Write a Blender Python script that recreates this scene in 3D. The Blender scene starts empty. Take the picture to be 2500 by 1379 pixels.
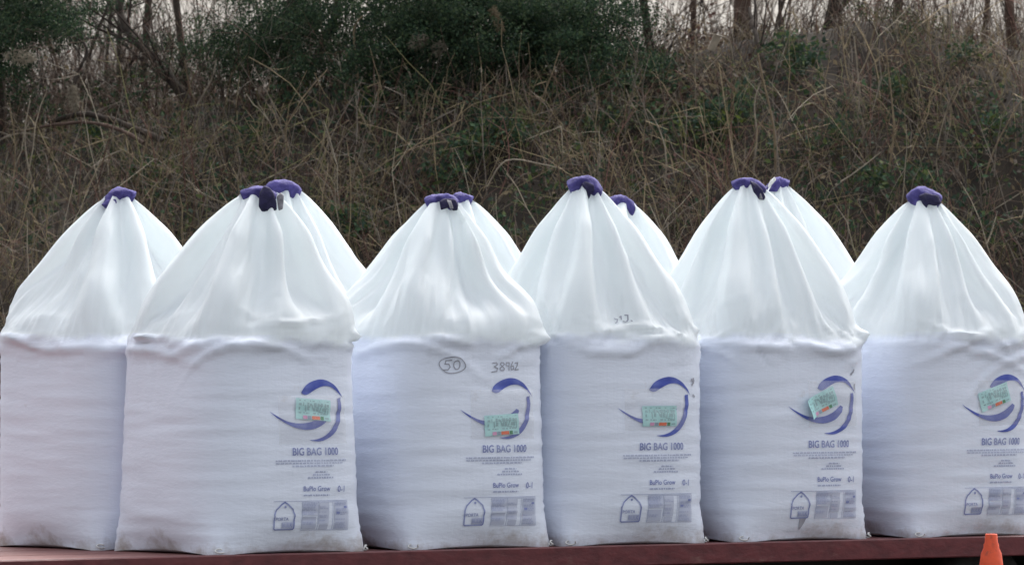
import bpy, bmesh, math, random
import numpy as np
from mathutils import Vector, Matrix

random.seed(7)
RNG = np.random.default_rng(7)
SC = bpy.context.scene
COL = SC.collection

# ------------------------------------------------------------------ camera, sky, sun, exposure
F_PX = 17680.0            # focal length in pixels of the 2500 px wide photograph
EYE = 1.78
cam_d = bpy.data.cameras.new('camera'); cam = bpy.data.objects.new('camera', cam_d); COL.objects.link(cam)
cam_d.sensor_width = 36.0; cam_d.lens = F_PX/2500*36
cam_d.clip_start = 0.5; cam_d.clip_end = 3000
cam.location = (0, 0, EYE)
cam.rotation_euler = (math.radians(90)+math.atan(50.5/F_PX), 0, 0)
SC.camera = cam
cam_d.dof.use_dof = True; cam_d.dof.focus_distance = 35.0; cam_d.dof.aperture_fstop = 9.0

SUN_EL, SUN_AZ = math.radians(50), math.radians(15)     # azimuth clockwise from +Y (away from the camera): behind the camera
w = bpy.data.worlds.new('World'); SC.world = w; w.use_nodes = True
nt = w.node_tree; nt.nodes.clear()
sky = nt.nodes.new('ShaderNodeTexSky'); sky.sky_type = 'NISHITA'; sky.sun_disc = False
sky.sun_elevation = SUN_EL; sky.sun_rotation = SUN_AZ; sky.dust_density = 7.0; sky.air_density = 1.2; sky.ozone_density = 1.0
hsv = nt.nodes.new('ShaderNodeHueSaturation'); hsv.inputs['Saturation'].default_value = 0.26
bg = nt.nodes.new('ShaderNodeBackground'); bg.inputs['Strength'].default_value = 0.15
out = nt.nodes.new('ShaderNodeOutputWorld')
nt.links.new(sky.outputs[0], hsv.inputs['Color']); nt.links.new(hsv.outputs[0], bg.inputs[0]); nt.links.new(bg.outputs[0], out.inputs[0])
sun_d = bpy.data.lights.new('sun', 'SUN'); sun_d.energy = 0.6; sun_d.angle = math.radians(60); sun_d.color = (1, 0.97, 0.93)
sun = bpy.data.objects.new('sun', sun_d); COL.objects.link(sun); sun.location = (0, 0, 30)
sd = Vector((math.sin(SUN_AZ)*math.cos(SUN_EL), math.cos(SUN_AZ)*math.cos(SUN_EL), math.sin(SUN_EL)))
sun.rotation_euler = sd.to_track_quat('Z', 'Y').to_euler()
SC.view_settings.view_transform = 'Standard'; SC.view_settings.look = 'None'
SC.view_settings.gamma = 1.0; SC.view_settings.use_curve_mapping = False
SC.view_settings.exposure = 1.28
try:
    SC.cycles.max_bounces = 8; SC.cycles.transparent_max_bounces = 12
except Exception: pass

def P(px, py, Y):
    return Vector(((px-1250)/F_PX*Y, Y, EYE-(py-740)/F_PX*Y))

# ------------------------------------------------------------------ helpers
def link(o, parent=None):
    COL.objects.link(o)
    if parent is not None: o.parent = parent
    return o

def mesh_obj(name, V, F, mat, parent=None, smooth=False, cols=None):
    me = bpy.data.meshes.new(name)
    V = np.asarray(V, dtype=np.float32)
    if isinstance(F, np.ndarray):
        n, k = F.shape
        me.vertices.add(len(V)); me.vertices.foreach_set('co', V.ravel())
        me.loops.add(n*k); me.loops.foreach_set('vertex_index', F.ravel().astype(np.int32))
        me.polygons.add(n); me.polygons.foreach_set('loop_start', np.arange(0, n*k, k, dtype=np.int32))
        me.update(calc_edges=True)
    else:
        me.from_pydata([tuple(map(float, v)) for v in V], [], F)
    if cols is not None:
        ca = me.color_attributes.new('tint', 'FLOAT_COLOR', 'POINT')
        c4 = np.ones((len(V), 4), np.float32); c4[:, :3] = cols
        ca.data.foreach_set('color', c4.ravel())
    me.polygons.foreach_set('use_smooth', np.full(len(me.polygons), smooth))
    if mat is not None: me.materials.append(mat)
    me.update()
    return link(bpy.data.objects.new(name, me), parent)

def tag(o, label=None, cat=None, group=None, kind=None):
    if label: o['label'] = label
    if cat: o['category'] = cat
    if group: o['group'] = group
    if kind: o['kind'] = kind
    return o

def empty(name, loc, rz=0.0):
    o = bpy.data.objects.new(name, None); COL.objects.link(o)
    o.location = loc; o.rotation_euler = (0, 0, rz); o.empty_display_size = 0.2
    return o

def box_vf(x0, x1, y0, y1, z0, z1):
    V = [(x0,y0,z0),(x1,y0,z0),(x1,y1,z0),(x0,y1,z0),(x0,y0,z1),(x1,y0,z1),(x1,y1,z1),(x0,y1,z1)]
    F = [(0,3,2,1),(4,5,6,7),(0,1,5,4),(1,2,6,5),(2,3,7,6),(3,0,4,7)]
    return V, F

def bevel_box(name, dims, mat, parent, bev=0.004):
    V, F = box_vf(*dims)
    bm = bmesh.new(); vs = [bm.verts.new(v) for v in V]
    for f in F: bm.faces.new([vs[i] for i in f])
    bmesh.ops.bevel(bm, geom=list(bm.edges), offset=bev, segments=1, affect='EDGES')
    me = bpy.data.meshes.new(name); bm.to_mesh(me); bm.free(); me.materials.append(mat)
    return link(bpy.data.objects.new(name, me), parent)

def tube_arrays(paths, radii, sides=4, cap=True):
    """paths [N,S,3], radii [N,S] -> V, F(quads)"""
    paths = np.asarray(paths, np.float32); radii = np.asarray(radii, np.float32)
    N, S, _ = paths.shape
    T = np.gradient(paths, axis=1); T /= np.linalg.norm(T, axis=2, keepdims=True)+1e-9
    ref = np.where(np.abs(T[..., 2:3]) > 0.85, np.array([1., 0.2, 0.]), np.array([0., 0., 1.]))
    A = np.cross(T, ref); A /= np.linalg.norm(A, axis=2, keepdims=True)+1e-9
    B = np.cross(T, A)
    ang = np.arange(sides)/sides*2*math.pi
    V = paths[:, :, None, :]+radii[:, :, None, None]*(A[:, :, None, :]*np.cos(ang)[None, None, :, None]+B[:, :, None, :]*np.sin(ang)[None, None, :, None])
    idx = np.arange(N*S*sides).reshape(N, S, sides)
    a = idx[:, :-1, :]; b = np.roll(idx, -1, axis=2)[:, :-1, :]; c = np.roll(idx, -1, axis=2)[:, 1:, :]; d = idx[:, 1:, :]
    F = np.stack([a, b, c, d], -1).reshape(-1, 4)
    if cap and sides == 4:
        F = np.concatenate([F, idx[:, -1, :], idx[:, 0, ::-1]])
    return V.reshape(-1, 3), F

# ------------------------------------------------------------------ materials
def new_mat(name):
    m = bpy.data.materials.new(name); m.use_nodes = True
    nt = m.node_tree; b = nt.nodes['Principled BSDF']
    return m, nt, b

def N(nt, typ, **kw):
    n = nt.nodes.new(typ)
    for k, v in kw.items():
        if k in n.inputs: n.inputs[k].default_value = v
        else: setattr(n, k, v)
    return n

def ramp(nt, fac, stops):
    r = nt.nodes.new('ShaderNodeValToRGB'); e = r.color_ramp.elements
    while len(e) < len(stops): e.new(0.5)
    for el, (p, c) in zip(e, stops):
        el.position = p; el.color = (*c, 1) if len(c) == 3 else c
    nt.links.new(fac, r.inputs[0]); return r

def mapping(nt, scale, coord='Object'):
    tc = nt.nodes.new('ShaderNodeTexCoord'); mp = nt.nodes.new('ShaderNodeMapping'); mp.inputs['Scale'].default_value = scale
    nt.links.new(tc.outputs[coord], mp.inputs[0]); return mp

def noise_mat(name, c0, c1, scale=6, rough=0.7, bump=0.0, detail=6, stretch=(1, 1, 1), metallic=0, spec=0.4):
    m, nt, b = new_mat(name)
    mp = mapping(nt, stretch)
    nz = N(nt, 'ShaderNodeTexNoise', Scale=scale, Detail=detail, Roughness=0.6)
    nt.links.new(mp.outputs[0], nz.inputs['Vector'])
    r = ramp(nt, nz.outputs['Fac'], [(0.3, c0), (0.7, c1)])
    nt.links.new(r.outputs[0], b.inputs['Base Color'])
    b.inputs['Roughness'].default_value = rough; b.inputs['Metallic'].default_value = metallic
    b.inputs['Specular IOR Level'].default_value = spec
    if bump:
        bp = N(nt, 'ShaderNodeBump', Strength=bump, Distance=0.02)
        nt.links.new(nz.outputs['Fac'], bp.inputs['Height']); nt.links.new(bp.outputs[0], b.inputs['Normal'])
    return m

def fabric_mat(name, base, transl, body):
    m, nt, b = new_mat(name)
    out = nt.nodes['Material Output']
    L = nt.links.new
    # faint blotches of the cloth itself and ragged brown patches
    mp = mapping(nt, (1, 1, 1))
    n1 = N(nt, 'ShaderNodeTexNoise', Scale=3.0, Detail=4.0); L(mp.outputs[0], n1.inputs['Vector'])
    r1 = ramp(nt, n1.outputs['Fac'], [(0.3, tuple(c*0.965 for c in base)), (0.7, base)])
    col = r1.outputs[0]
    if body:
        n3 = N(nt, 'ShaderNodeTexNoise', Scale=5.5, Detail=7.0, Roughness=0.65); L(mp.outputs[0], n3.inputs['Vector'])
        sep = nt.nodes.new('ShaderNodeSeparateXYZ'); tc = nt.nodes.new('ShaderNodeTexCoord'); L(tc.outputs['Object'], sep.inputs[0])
        # brown patches with a noisy outline, stronger towards the bottom of the cloth
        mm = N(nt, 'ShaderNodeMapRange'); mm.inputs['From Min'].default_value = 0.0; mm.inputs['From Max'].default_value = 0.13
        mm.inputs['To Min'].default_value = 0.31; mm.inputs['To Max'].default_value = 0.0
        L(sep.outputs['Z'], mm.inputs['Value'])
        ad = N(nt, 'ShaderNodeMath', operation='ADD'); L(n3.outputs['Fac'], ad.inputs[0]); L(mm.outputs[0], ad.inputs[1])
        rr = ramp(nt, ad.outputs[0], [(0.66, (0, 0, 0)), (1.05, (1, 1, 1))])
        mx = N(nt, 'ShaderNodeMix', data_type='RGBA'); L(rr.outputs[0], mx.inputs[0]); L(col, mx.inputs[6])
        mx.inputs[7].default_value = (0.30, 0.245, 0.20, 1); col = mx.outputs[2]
    fac = None
    if body:
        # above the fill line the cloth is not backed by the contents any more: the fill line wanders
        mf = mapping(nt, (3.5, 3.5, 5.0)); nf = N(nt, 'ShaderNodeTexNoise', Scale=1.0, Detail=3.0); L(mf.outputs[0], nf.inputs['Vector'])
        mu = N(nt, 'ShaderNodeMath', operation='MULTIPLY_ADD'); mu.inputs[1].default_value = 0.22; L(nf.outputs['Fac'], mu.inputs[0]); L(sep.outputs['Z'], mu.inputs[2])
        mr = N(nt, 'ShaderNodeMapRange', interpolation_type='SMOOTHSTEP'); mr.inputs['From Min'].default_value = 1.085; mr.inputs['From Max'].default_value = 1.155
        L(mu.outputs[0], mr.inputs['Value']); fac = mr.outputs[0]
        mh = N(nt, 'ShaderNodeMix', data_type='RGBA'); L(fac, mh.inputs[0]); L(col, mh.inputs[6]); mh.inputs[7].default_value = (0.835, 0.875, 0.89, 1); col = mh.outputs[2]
    L(col, b.inputs['Base Color'])
    b.inputs['Roughness'].default_value = 0.55; b.inputs['Specular IOR Level'].default_value = 0.25
    # horizontal creases from the weave, vertical weave bands
    mp2 = mapping(nt, (22.0, 22.0, 75.0))
    n2 = N(nt, 'ShaderNodeTexNoise', Scale=1.0, Detail=4.0, Roughness=0.55, Distortion=0.25); L(mp2.outputs[0], n2.inputs['Vector'])
    mp4 = mapping(nt, (55.0, 55.0, 0.8))
    n4 = N(nt, 'ShaderNodeTexNoise', Scale=1.0, Detail=2.0); L(mp4.outputs[0], n4.inputs['Vector'])
    bp = N(nt, 'ShaderNodeBump', Strength=0.40 if body else 0.10, Distance=0.010)
    if body:
        bs = N(nt, 'ShaderNodeMapRange'); bs.inputs['To Min'].default_value = 0.21; bs.inputs['To Max'].default_value = 0.10
        L(fac, bs.inputs['Value']); L(bs.outputs[0], bp.inputs['Strength']); L(n2.outputs['Fac'], bp.inputs['Height'])
    bp2 = N(nt, 'ShaderNodeBump', Strength=0.12 if body else 0.06, Distance=0.006); L(n4.outputs['Fac'], bp2.inputs['Height']); L(bp.outputs[0], bp2.inputs['Normal'])
    mp5 = mapping(nt, (5.0, 5.0, 2.2))
    n5 = N(nt, 'ShaderNodeTexNoise', noise_type='RIDGED_MULTIFRACTAL', Scale=1.3, Detail=3.0, Distortion=0.8); L(mp5.outputs[0], n5.inputs['Vector'])
    bp3 = N(nt, 'ShaderNodeBump', Strength=0.16 if body else 0.5, Distance=0.02); L(n5.outputs['Fac'], bp3.inputs['Height']); L(bp2.outputs[0], bp3.inputs['Normal'])
    bp2 = bp3
    L(bp2.outputs[0], b.inputs['Normal'])
    tr = nt.nodes.new('ShaderNodeBsdfTranslucent'); L(col, tr.inputs[0]); L(bp2.outputs[0], tr.inputs['Normal'])
    ms = nt.nodes.new('ShaderNodeMixShader'); ms.inputs[0].default_value = transl
    if body:
        mt = N(nt, 'ShaderNodeMath', operation='MULTIPLY'); mt.inputs[1].default_value = 0.42; L(fac, mt.inputs[0]); L(mt.outputs[0], ms.inputs[0])
    L(b.outputs[0], ms.inputs[1]); L(tr.outputs[0], ms.inputs[2]); L(ms.outputs[0], out.inputs['Surface'])
    return m

M = {}
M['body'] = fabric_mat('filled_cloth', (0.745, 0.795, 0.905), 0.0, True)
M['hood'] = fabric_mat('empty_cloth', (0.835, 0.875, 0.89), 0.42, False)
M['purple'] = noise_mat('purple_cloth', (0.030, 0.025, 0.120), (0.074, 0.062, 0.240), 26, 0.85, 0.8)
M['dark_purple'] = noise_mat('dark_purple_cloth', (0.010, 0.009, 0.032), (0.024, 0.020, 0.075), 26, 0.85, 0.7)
M['lining'] = noise_mat('grey_lining', (0.10, 0.095, 0.11), (0.38, 0.37, 0.40), 22, 0.75, 0.3)

def ink_mat(name, c, fade):
    m, nt, b = new_mat(name)
    mp = mapping(nt, (9, 9, 9)); nz = N(nt, 'ShaderNodeTexNoise', Scale=1.0, Detail=5.0); nt.links.new(mp.outputs[0], nz.inputs['Vector'])
    r = ramp(nt, nz.outputs['Fac'], [(0.35, c), (0.72, fade)])
    nt.links.new(r.outputs[0], b.inputs['Base Color']); b.inputs['Roughness'].default_value = 0.6; b.inputs['Specular IOR Level'].default_value = 0.2
    return m
M['ink'] = ink_mat('blue_ink', (0.070, 0.098, 0.40), (0.17, 0.215, 0.52))
M['ink_text'] = ink_mat('blue_ink_lettering', (0.205, 0.24, 0.475), (0.34, 0.38, 0.58))
M['ink_faint'] = ink_mat('faint_blue_ink', (0.36, 0.40, 0.57), (0.48, 0.51, 0.63))
M['ink_wash'] = ink_mat('pale_blue_wash', (0.47, 0.51, 0.65), (0.57, 0.60, 0.70))
M['marker'] = ink_mat('grey_marker', (0.27, 0.28, 0.33), (0.45, 0.46, 0.52))
M['mint'] = noise_mat('mint_card', (0.37, 0.68, 0.68), (0.48, 0.79, 0.78), 20, 0.6)
def flat(name, c, rough=0.6):
    m, nt, b = new_mat(name); 
    mp = mapping(nt, (30, 30, 30)); nz = N(nt, 'ShaderNodeTexNoise', Scale=1.0); nt.links.new(mp.outputs[0], nz.inputs['Vector'])
    r = ramp(nt, nz.outputs['Fac'], [(0.2, tuple(x*0.9 for x in c)), (0.8, c)]); nt.links.new(r.outputs[0], b.inputs['Base Color'])
    b.inputs['Roughness'].default_value = rough; return m
M['pink'] = flat('pink_square', (0.75, 0.33, 0.55)); M['slate'] = flat('slate_square', (0.27, 0.34, 0.45))
M['orange_sq'] = flat('orange_square', (0.80, 0.13, 0.03)); M['green_sq'] = flat('green_square', (0.02, 0.22, 0.07))
M['card_ink'] = flat('card_ink', (0.28, 0.47, 0.49))
m, nt, b = new_mat('clear_film'); M['film'] = m
tr = nt.nodes.new('ShaderNodeBsdfTransparent'); gl = nt.nodes.new('ShaderNodeBsdfGlossy'); gl.inputs['Roughness'].default_value = 0.26
df = nt.nodes.new('ShaderNodeBsdfDiffuse'); df.inputs[0].default_value = (0.8, 0.8, 0.82, 1)
mp = mapping(nt, (7, 7, 7)); nz = N(nt, 'ShaderNodeTexNoise', Scale=1.0, Detail=5.0); nt.links.new(mp.outputs[0], nz.inputs['Vector'])
bp = N(nt, 'ShaderNodeBump', Strength=0.8, Distance=0.02); nt.links.new(nz.outputs['Fac'], bp.inputs['Height']); nt.links.new(bp.outputs[0], gl.inputs['Normal'])
m1 = nt.nodes.new('ShaderNodeMixShader'); m1.inputs[0].default_value = 0.08
m2 = nt.nodes.new('ShaderNodeMixShader'); m2.inputs[0].default_value = 0.10
nt.links.new(tr.outputs[0], m1.inputs[1]); nt.links.new(gl.outputs[0], m1.inputs[2])
nt.links.new(m1.outputs[0], m2.inputs[1]); nt.links.new(df.outputs[0], m2.inputs[2]); nt.links.new(m2.outputs[0], nt.nodes['Material Output'].inputs['Surface'])
M['tie'] = flat('white_cord', (0.68, 0.68, 0.66))
M['red'] = noise_mat('worn_red_paint', (0.070, 0.013, 0.017), (0.140, 0.029, 0.033), 9, 0.5, 0.25, stretch=(1, 1, 2))
def scuffs(m, c, thr, scale, stretch):
    """chipped and scraped patches over a painted surface"""
    nt = m.node_tree; b = nt.nodes['Principled BSDF']; src = b.inputs['Base Color'].links[0].from_socket
    mp = mapping(nt, stretch); nz = N(nt, 'ShaderNodeTexNoise', Scale=scale, Detail=8.0, Roughness=0.7); nt.links.new(mp.outputs[0], nz.inputs['Vector'])
    r = ramp(nt, nz.outputs['Fac'], [(thr, (0, 0, 0)), (thr+0.10, (0.75, 0.75, 0.75))])
    mx = N(nt, 'ShaderNodeMix', data_type='RGBA'); nt.links.new(r.outputs[0], mx.inputs[0]); nt.links.new(src, mx.inputs[6]); mx.inputs[7].default_value = (*c, 1)
    nt.links.new(mx.outputs[2], b.inputs['Base Color'])
scuffs(M['red'], (0.17, 0.085, 0.075), 0.60, 3.5, (1, 1, 3)); scuffs(M['red'], (0.035, 0.016, 0.013), 0.62, 6.0, (1, 1, 1))
M['deck'] = noise_mat('red_deck_board', (0.105, 0.036, 0.034), (0.20, 0.075, 0.066), 7, 0.7, 0.3, stretch=(1, 5, 1))
M['steel'] = noise_mat('black_chassis_steel', (0.012, 0.011, 0.010), (0.025, 0.022, 0.02), 12, 0.6)
M['rubber'] = noise_mat('tyre_rubber', (0.015, 0.015, 0.015), (0.03, 0.03, 0.03), 20, 0.9)
M['rim'] = noise_mat('wheel_rim_steel', (0.2, 0.2, 0.2), (0.35, 0.35, 0.35), 20, 0.5, metallic=0.6)
M['cone'] = noise_mat('faded_orange_rubber', (0.55, 0.060, 0.022), (0.80, 0.105, 0.035), 9, 0.6, 0.25, detail=10)
scuffs(M['cone'], (0.30, 0.06, 0.035), 0.57, 14.0, (1, 1, 0.6))
M['cone_base'] = noise_mat('cone_base_rubber', (0.03, 0.03, 0.03), (0.06, 0.06, 0.06), 14, 0.8)
M['ground'] = noise_mat('wet_yard_gravel', (0.045, 0.042, 0.04), (0.10, 0.095, 0.09), 30, 0.9, 0.6)
M['soil'] = noise_mat('bank_soil', (0.013, 0.010, 0.008), (0.045, 0.035, 0.026), 5, 1.0, 0.8)
M['bark'] = noise_mat('rough_bark', (0.022, 0.017, 0.014), (0.075, 0.058, 0.046), 16, 0.95, 0.8, stretch=(1, 1, 0.3))
M['bark_brown'] = noise_mat('brown_bark', (0.045, 0.028, 0.022), (0.12, 0.078, 0.06), 16, 0.95, 0.8, stretch=(1, 1, 0.3))

def tint_mat(name, rough=0.8, transl=0.0, mult=1.0):
    m, nt, b = new_mat(name)
    at = nt.nodes.new('ShaderNodeAttribute'); at.attribute_name = 'tint'
    mp = mapping(nt, (4, 4, 4)); nz = N(nt, 'ShaderNodeTexNoise', Scale=2.0, Detail=5.0); nt.links.new(mp.outputs[0], nz.inputs['Vector'])
    r = ramp(nt, nz.outputs['Fac'], [(0.3, (0.72*mult,)*3), (0.7, (1.15*mult,)*3)])
    mx = N(nt, 'ShaderNodeMix', data_type='RGBA', blend_type='MULTIPLY'); mx.inputs[0].default_value = 1.0
    nt.links.new(at.outputs['Color'], mx.inputs[6]); nt.links.new(r.outputs[0], mx.inputs[7])
    nt.links.new(mx.outputs[2], b.inputs['Base Color']); b.inputs['Roughness'].default_value = rough; b.inputs['Specular IOR Level'].default_value = 0.2
    if transl:
        t = nt.nodes.new('ShaderNodeBsdfTranslucent'); nt.links.new(mx.outputs[2], t.inputs[0])
        ms = nt.nodes.new('ShaderNodeMixShader'); ms.inputs[0].default_value = transl
        nt.links.new(b.outputs[0], ms.inputs[1]); nt.links.new(t.outputs[0], ms.inputs[2]); nt.links.new(ms.outputs[0], nt.nodes['Material Output'].inputs['Surface'])
    return m
M['stem'] = tint_mat('dry_stem', 0.85)
M['leaf'] = tint_mat('leaf', 0.8, 0.25)
M['twig'] = tint_mat('twig', 0.9)
# ------------------------------------------------------------------ ground, bank
PHI = math.radians(36)
AX = Vector((math.cos(PHI), math.sin(PHI), 0)); NV = Vector((math.sin(PHI), -math.cos(PHI), 0))   # along the bed; out of its near side
BED = 0.60

def wob(x, seed, f=1.0):
    r = np.random.default_rng(seed); s = 0
    for k in range(6):
        s = s+np.sin(x*f*(0.6+k*0.9)*(1+0.3*r.random())+r.random()*6.28)/(1+k)
    return s
CREST_PX = [(-1500, 300), (-300, 330), (0, 325), (150, 305), (300, 292), (500, 250), (800, 210), (1200, 185), (1600, 150), (1720, 105), (1870, 72), (2000, 62), (2150, 48), (2250, 55), (2330, 85), (2500, 120), (2700, 140), (4000, 200)]
YC = 47.0
def crest_z(X):
    px = np.asarray(X)/YC*F_PX+1250
    return EYE+(740-np.interp(px, [c[0] for c in CREST_PX], [c[1] for c in CREST_PX]))/F_PX*YC
def bank_z(X, Y):
    X = np.asarray(X, float); Y = np.asarray(Y, float)
    toe = 41.2+0.25*wob(X, 3, 0.8)
    t = np.clip((Y-toe)/(YC-toe), 0, 1)
    cz = crest_z(X)
    prof = t*0.55+0.45*(t*t*(3-2*t))
    z = cz*prof+0.07*wob(X*1.3+Y*0.7, 5, 1.7)*np.clip(t*4, 0, 1)*np.clip((1.02-t)*6, 0.25, 1)
    back = np.clip((Y-YC)/6, 0, 1)
    return z*(1-0.55*back*back*(3-2*back))
g = mesh_obj('ground', [(-400, -30, 0), (400, -30, 0), (400, 1500, 0), (-400, 1500, 0)], [(0, 1, 2, 3)], M['ground']); g['kind'] = 'structure'
xs = np.linspace(-16, 16, 241); ys = np.concatenate([np.linspace(40.4, 48, 58), np.linspace(48.4, 70, 20)])
GX, GY = np.meshgrid(xs, ys)
GZ = bank_z(GX, GY)-0.02
GZ[0, :] = -0.05
Vb = np.stack([GX, GY, GZ], -1).reshape(-1, 3)
ii = np.arange(len(ys)*len(xs)).reshape(len(ys), len(xs))
Fb = np.stack([ii[:-1, :-1], ii[:-1, 1:], ii[1:, 1:], ii[1:, :-1]], -1).reshape(-1, 4)
bank = mesh_obj('bank', Vb, Fb, M['soil'], smooth=True); bank['kind'] = 'structure'

# ------------------------------------------------------------------ flatbed the bags stand on
# bag 2 stands at px 590, depth 34.5; local x along the bed, local y away from the near edge
B2 = P(590, 740, 34.5); B2.z = 0
EDGE = 0.475        # near edge of the bed, in front of the front row's centres
tr = empty('flatbed_trailer', (B2.x+NV.x*EDGE, B2.y+NV.y*EDGE, 0), PHI)
tag(tr, 'dark red steel flatbed carrying the rows of white bags', 'trailer')
X0, X1, WID = -4.2, 6.6, 2.35
bevel_box('side_rail', (X0, X1, -0.004, 0.05, BED-0.098, BED+0.004), M['red'], tr, 0.006)
bevel_box('side_rail', (X0, X1, WID-0.05, WID+0.004, BED-0.098, BED+0.004), M['red'], tr, 0.006)
bevel_box('end_rail', (X0-0.055, X0-0.002, 0, WID, BED-0.098, BED+0.004), M['red'], tr, 0.006)
bevel_box('end_rail', (X1+0.002, X1+0.055, 0, WID, BED-0.098, BED+0.004), M['red'], tr, 0.006)
pl_w = (WID-0.104)/12
for k in range(12):
    y0 = 0.052+k*pl_w
    bevel_box('deck_board', (X0, X1, y0+0.003, y0+pl_w-0.003, BED-0.035, BED-0.0005*(k % 3)), M['deck'], tr, 0.003)
for y in (0.55, 1.75):
    bevel_box('chassis_beam', (X0+0.1, X1-0.1, y-0.06, y+0.06, BED-0.30, BED-0.102), M['steel'], tr)
k = 0
while X0+0.4+k*0.6 < X1-0.2:
    x = X0+0.4+k*0.6
    bevel_box('cross_member', (x-0.03, x+0.03, 0.056, WID-0.056, BED-0.1005, BED-0.038), M['steel'], tr); k += 1
def wheel(x, y):
    n = 28; R, Wd = 0.29, 0.2
    prof = [(0.17, 0.07), (0.20, 0.10), (0.26, 0.10), (R-0.01, 0.08), (R, 0.05), (R, -0.05), (R-0.01, -0.08), (0.26, -0.10), (0.20, -0.10), (0.17, -0.07)]
    V = [(x+r*math.cos(a), y+d, R+r*math.sin(a)) for i in range(n) for a in [i/n*2*math.pi] for r, d in prof]
    m_ = len(prof); F = [(i*m_+j, ((i+1) % n)*m_+j, ((i+1) % n)*m_+(j+1) % m_, i*m_+(j+1) % m_) for i in range(n) for j in range(m_)]
    t = mesh_obj('wheel', V, F, M['rubber'], tr, True)
    rp = [(0.02, 0.055), (0.06, 0.06), (0.075, 0.03), (0.13, 0.02), (0.165, 0.062), (0.168, -0.062), (0.02, -0.03)]
    V = [(x+r*math.cos(a), y+d*(-1 if y < 1 else 1), R+r*math.sin(a)) for i in range(n) for a in [i/n*2*math.pi] for r, d in rp]
    m_ = len(rp); F = [(i*m_+j, ((i+1) % n)*m_+j, ((i+1) % n)*m_+(j+1) % m_, i*m_+(j+1) % m_) for i in range(n) for j in range(m_)]
    mesh_obj('rim', V, F, M['rim'], t, True)
for x in (4.3, 5.0, -3.0):
    for y in (0.22, WID-0.22): wheel(x, y)

# ------------------------------------------------------------------ bags: cloth relaxed over the filling and hung from its lifting loop
NC = 192                      # columns round the bag
A0 = 0.46; NEXP = 4.0
Z0 = 0.88                     # below: bag wall pressed out by the filling; above: free cloth
RB = 44                       # rows of the wall
DZ = Z0/RB
ZS, HT = 0.970, 0.075           # filling: wall up to ZS, rounded shoulder and top above

def super_ring(a, n, M_=6000):
    t = np.linspace(0, 2*math.pi, M_, endpoint=False)-math.pi/2
    c, s = np.cos(t), np.sin(t)
    r = a/(np.abs(c)**n+np.abs(s)**n)**(1/n)
    x, y = r*c, r*s
    d = np.hypot(np.diff(np.append(x, x[0])), np.diff(np.append(y, y[0])))
    L = np.concatenate([[0], np.cumsum(d)])
    u = np.arange(NC)/NC*L[-1]
    tt = np.interp(u, L, np.append(t, t[0]+2*math.pi))
    return tt, L[-1]
TH, PER = super_ring(A0, NEXP)
DU = PER/NC

# front row and back row.  px: centre in the photograph; rot: own turn on the bed; top: where the loop is held (dx, dy, z), cap etc.
f_ = F_PX
def on_bed(px, v):
    """point on the bed at image column px, v metres behind the front row's line"""
    o = B2-NV*v
    # solve (o + t*AX).x/(..).y = (px-1250)/f
    k = (px-1250)/f_
    t = (k*o.y-o.x)/(AX.x-k*AX.y)
    return o+AX*t
BAGS = [
 # key, px, row offset v, rot(deg), scale xy, shoulder, peak(px,py), arch half length, seed
 dict(k='b1', px=280, v=0.94, rot=4, s=1.02, peak=(288, 470), arch=0.070, drop=0.03, seed=11, hp=1),
 dict(k='b2', px=583, v=0.0, rot=1, s=1.02, peak=(632, 466), arch=0.085, drop=0.02, seed=12, hp=1, tp=0.075),
 dict(k='b3', px=1050, v=0.0, rot=0, s=1.00, peak=(1078, 484), arch=0.070, drop=0.02, seed=13, hp=1, tp=0.05),
 dict(k='b4', px=1437, v=0.0, rot=-2, s=1.01, peak=(1428, 443), arch=0.075, drop=0.04, seed=14, hp=1),
 dict(k='b5', px=1838, v=0.0, rot=1, s=1.00, peak=(1828, 444), arch=0.075, drop=0.03, seed=15, hp=1),
 dict(k='b6', px=2255, v=0.0, rot=2, s=1.00, peak=(2256, 472), arch=0.075, drop=0.04, seed=16, hp=1),
 dict(k='b2r', px=690, v=1.02, rot=-3, s=1.04, peak=(692, 452), arch=0.075, drop=0.02, seed=17, hp=0),
 dict(k='b3r', px=1112, v=1.02, rot=3, s=1.0, peak=(1126, 482), arch=0.060, drop=0.02, seed=18, hp=0),
 dict(k='b4r', px=1505, v=1.02, rot=-1, s=1.0, peak=(1518, 488), arch=0.070, drop=0.03, seed=19, hp=0),
 dict(k='b5r', px=1905, v=1.02, rot=2, s=1.0, peak=(1898, 444), arch=0.060, drop=0.03, seed=20, hp=0),
]
NB = len(BAGS)
LH = 0.945+ZS-Z0                # cloth above the pinned row
RH = int(round(LH/DZ))
HR = RH+1
Xs = np.zeros((NB, HR, NC, 3), np.float32)
BODY = np.zeros((NB, RB+1, NC, 3), np.float32)
def taper(B, z): return 1-B.get('tp', 0.005)*(z-0.45)
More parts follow.
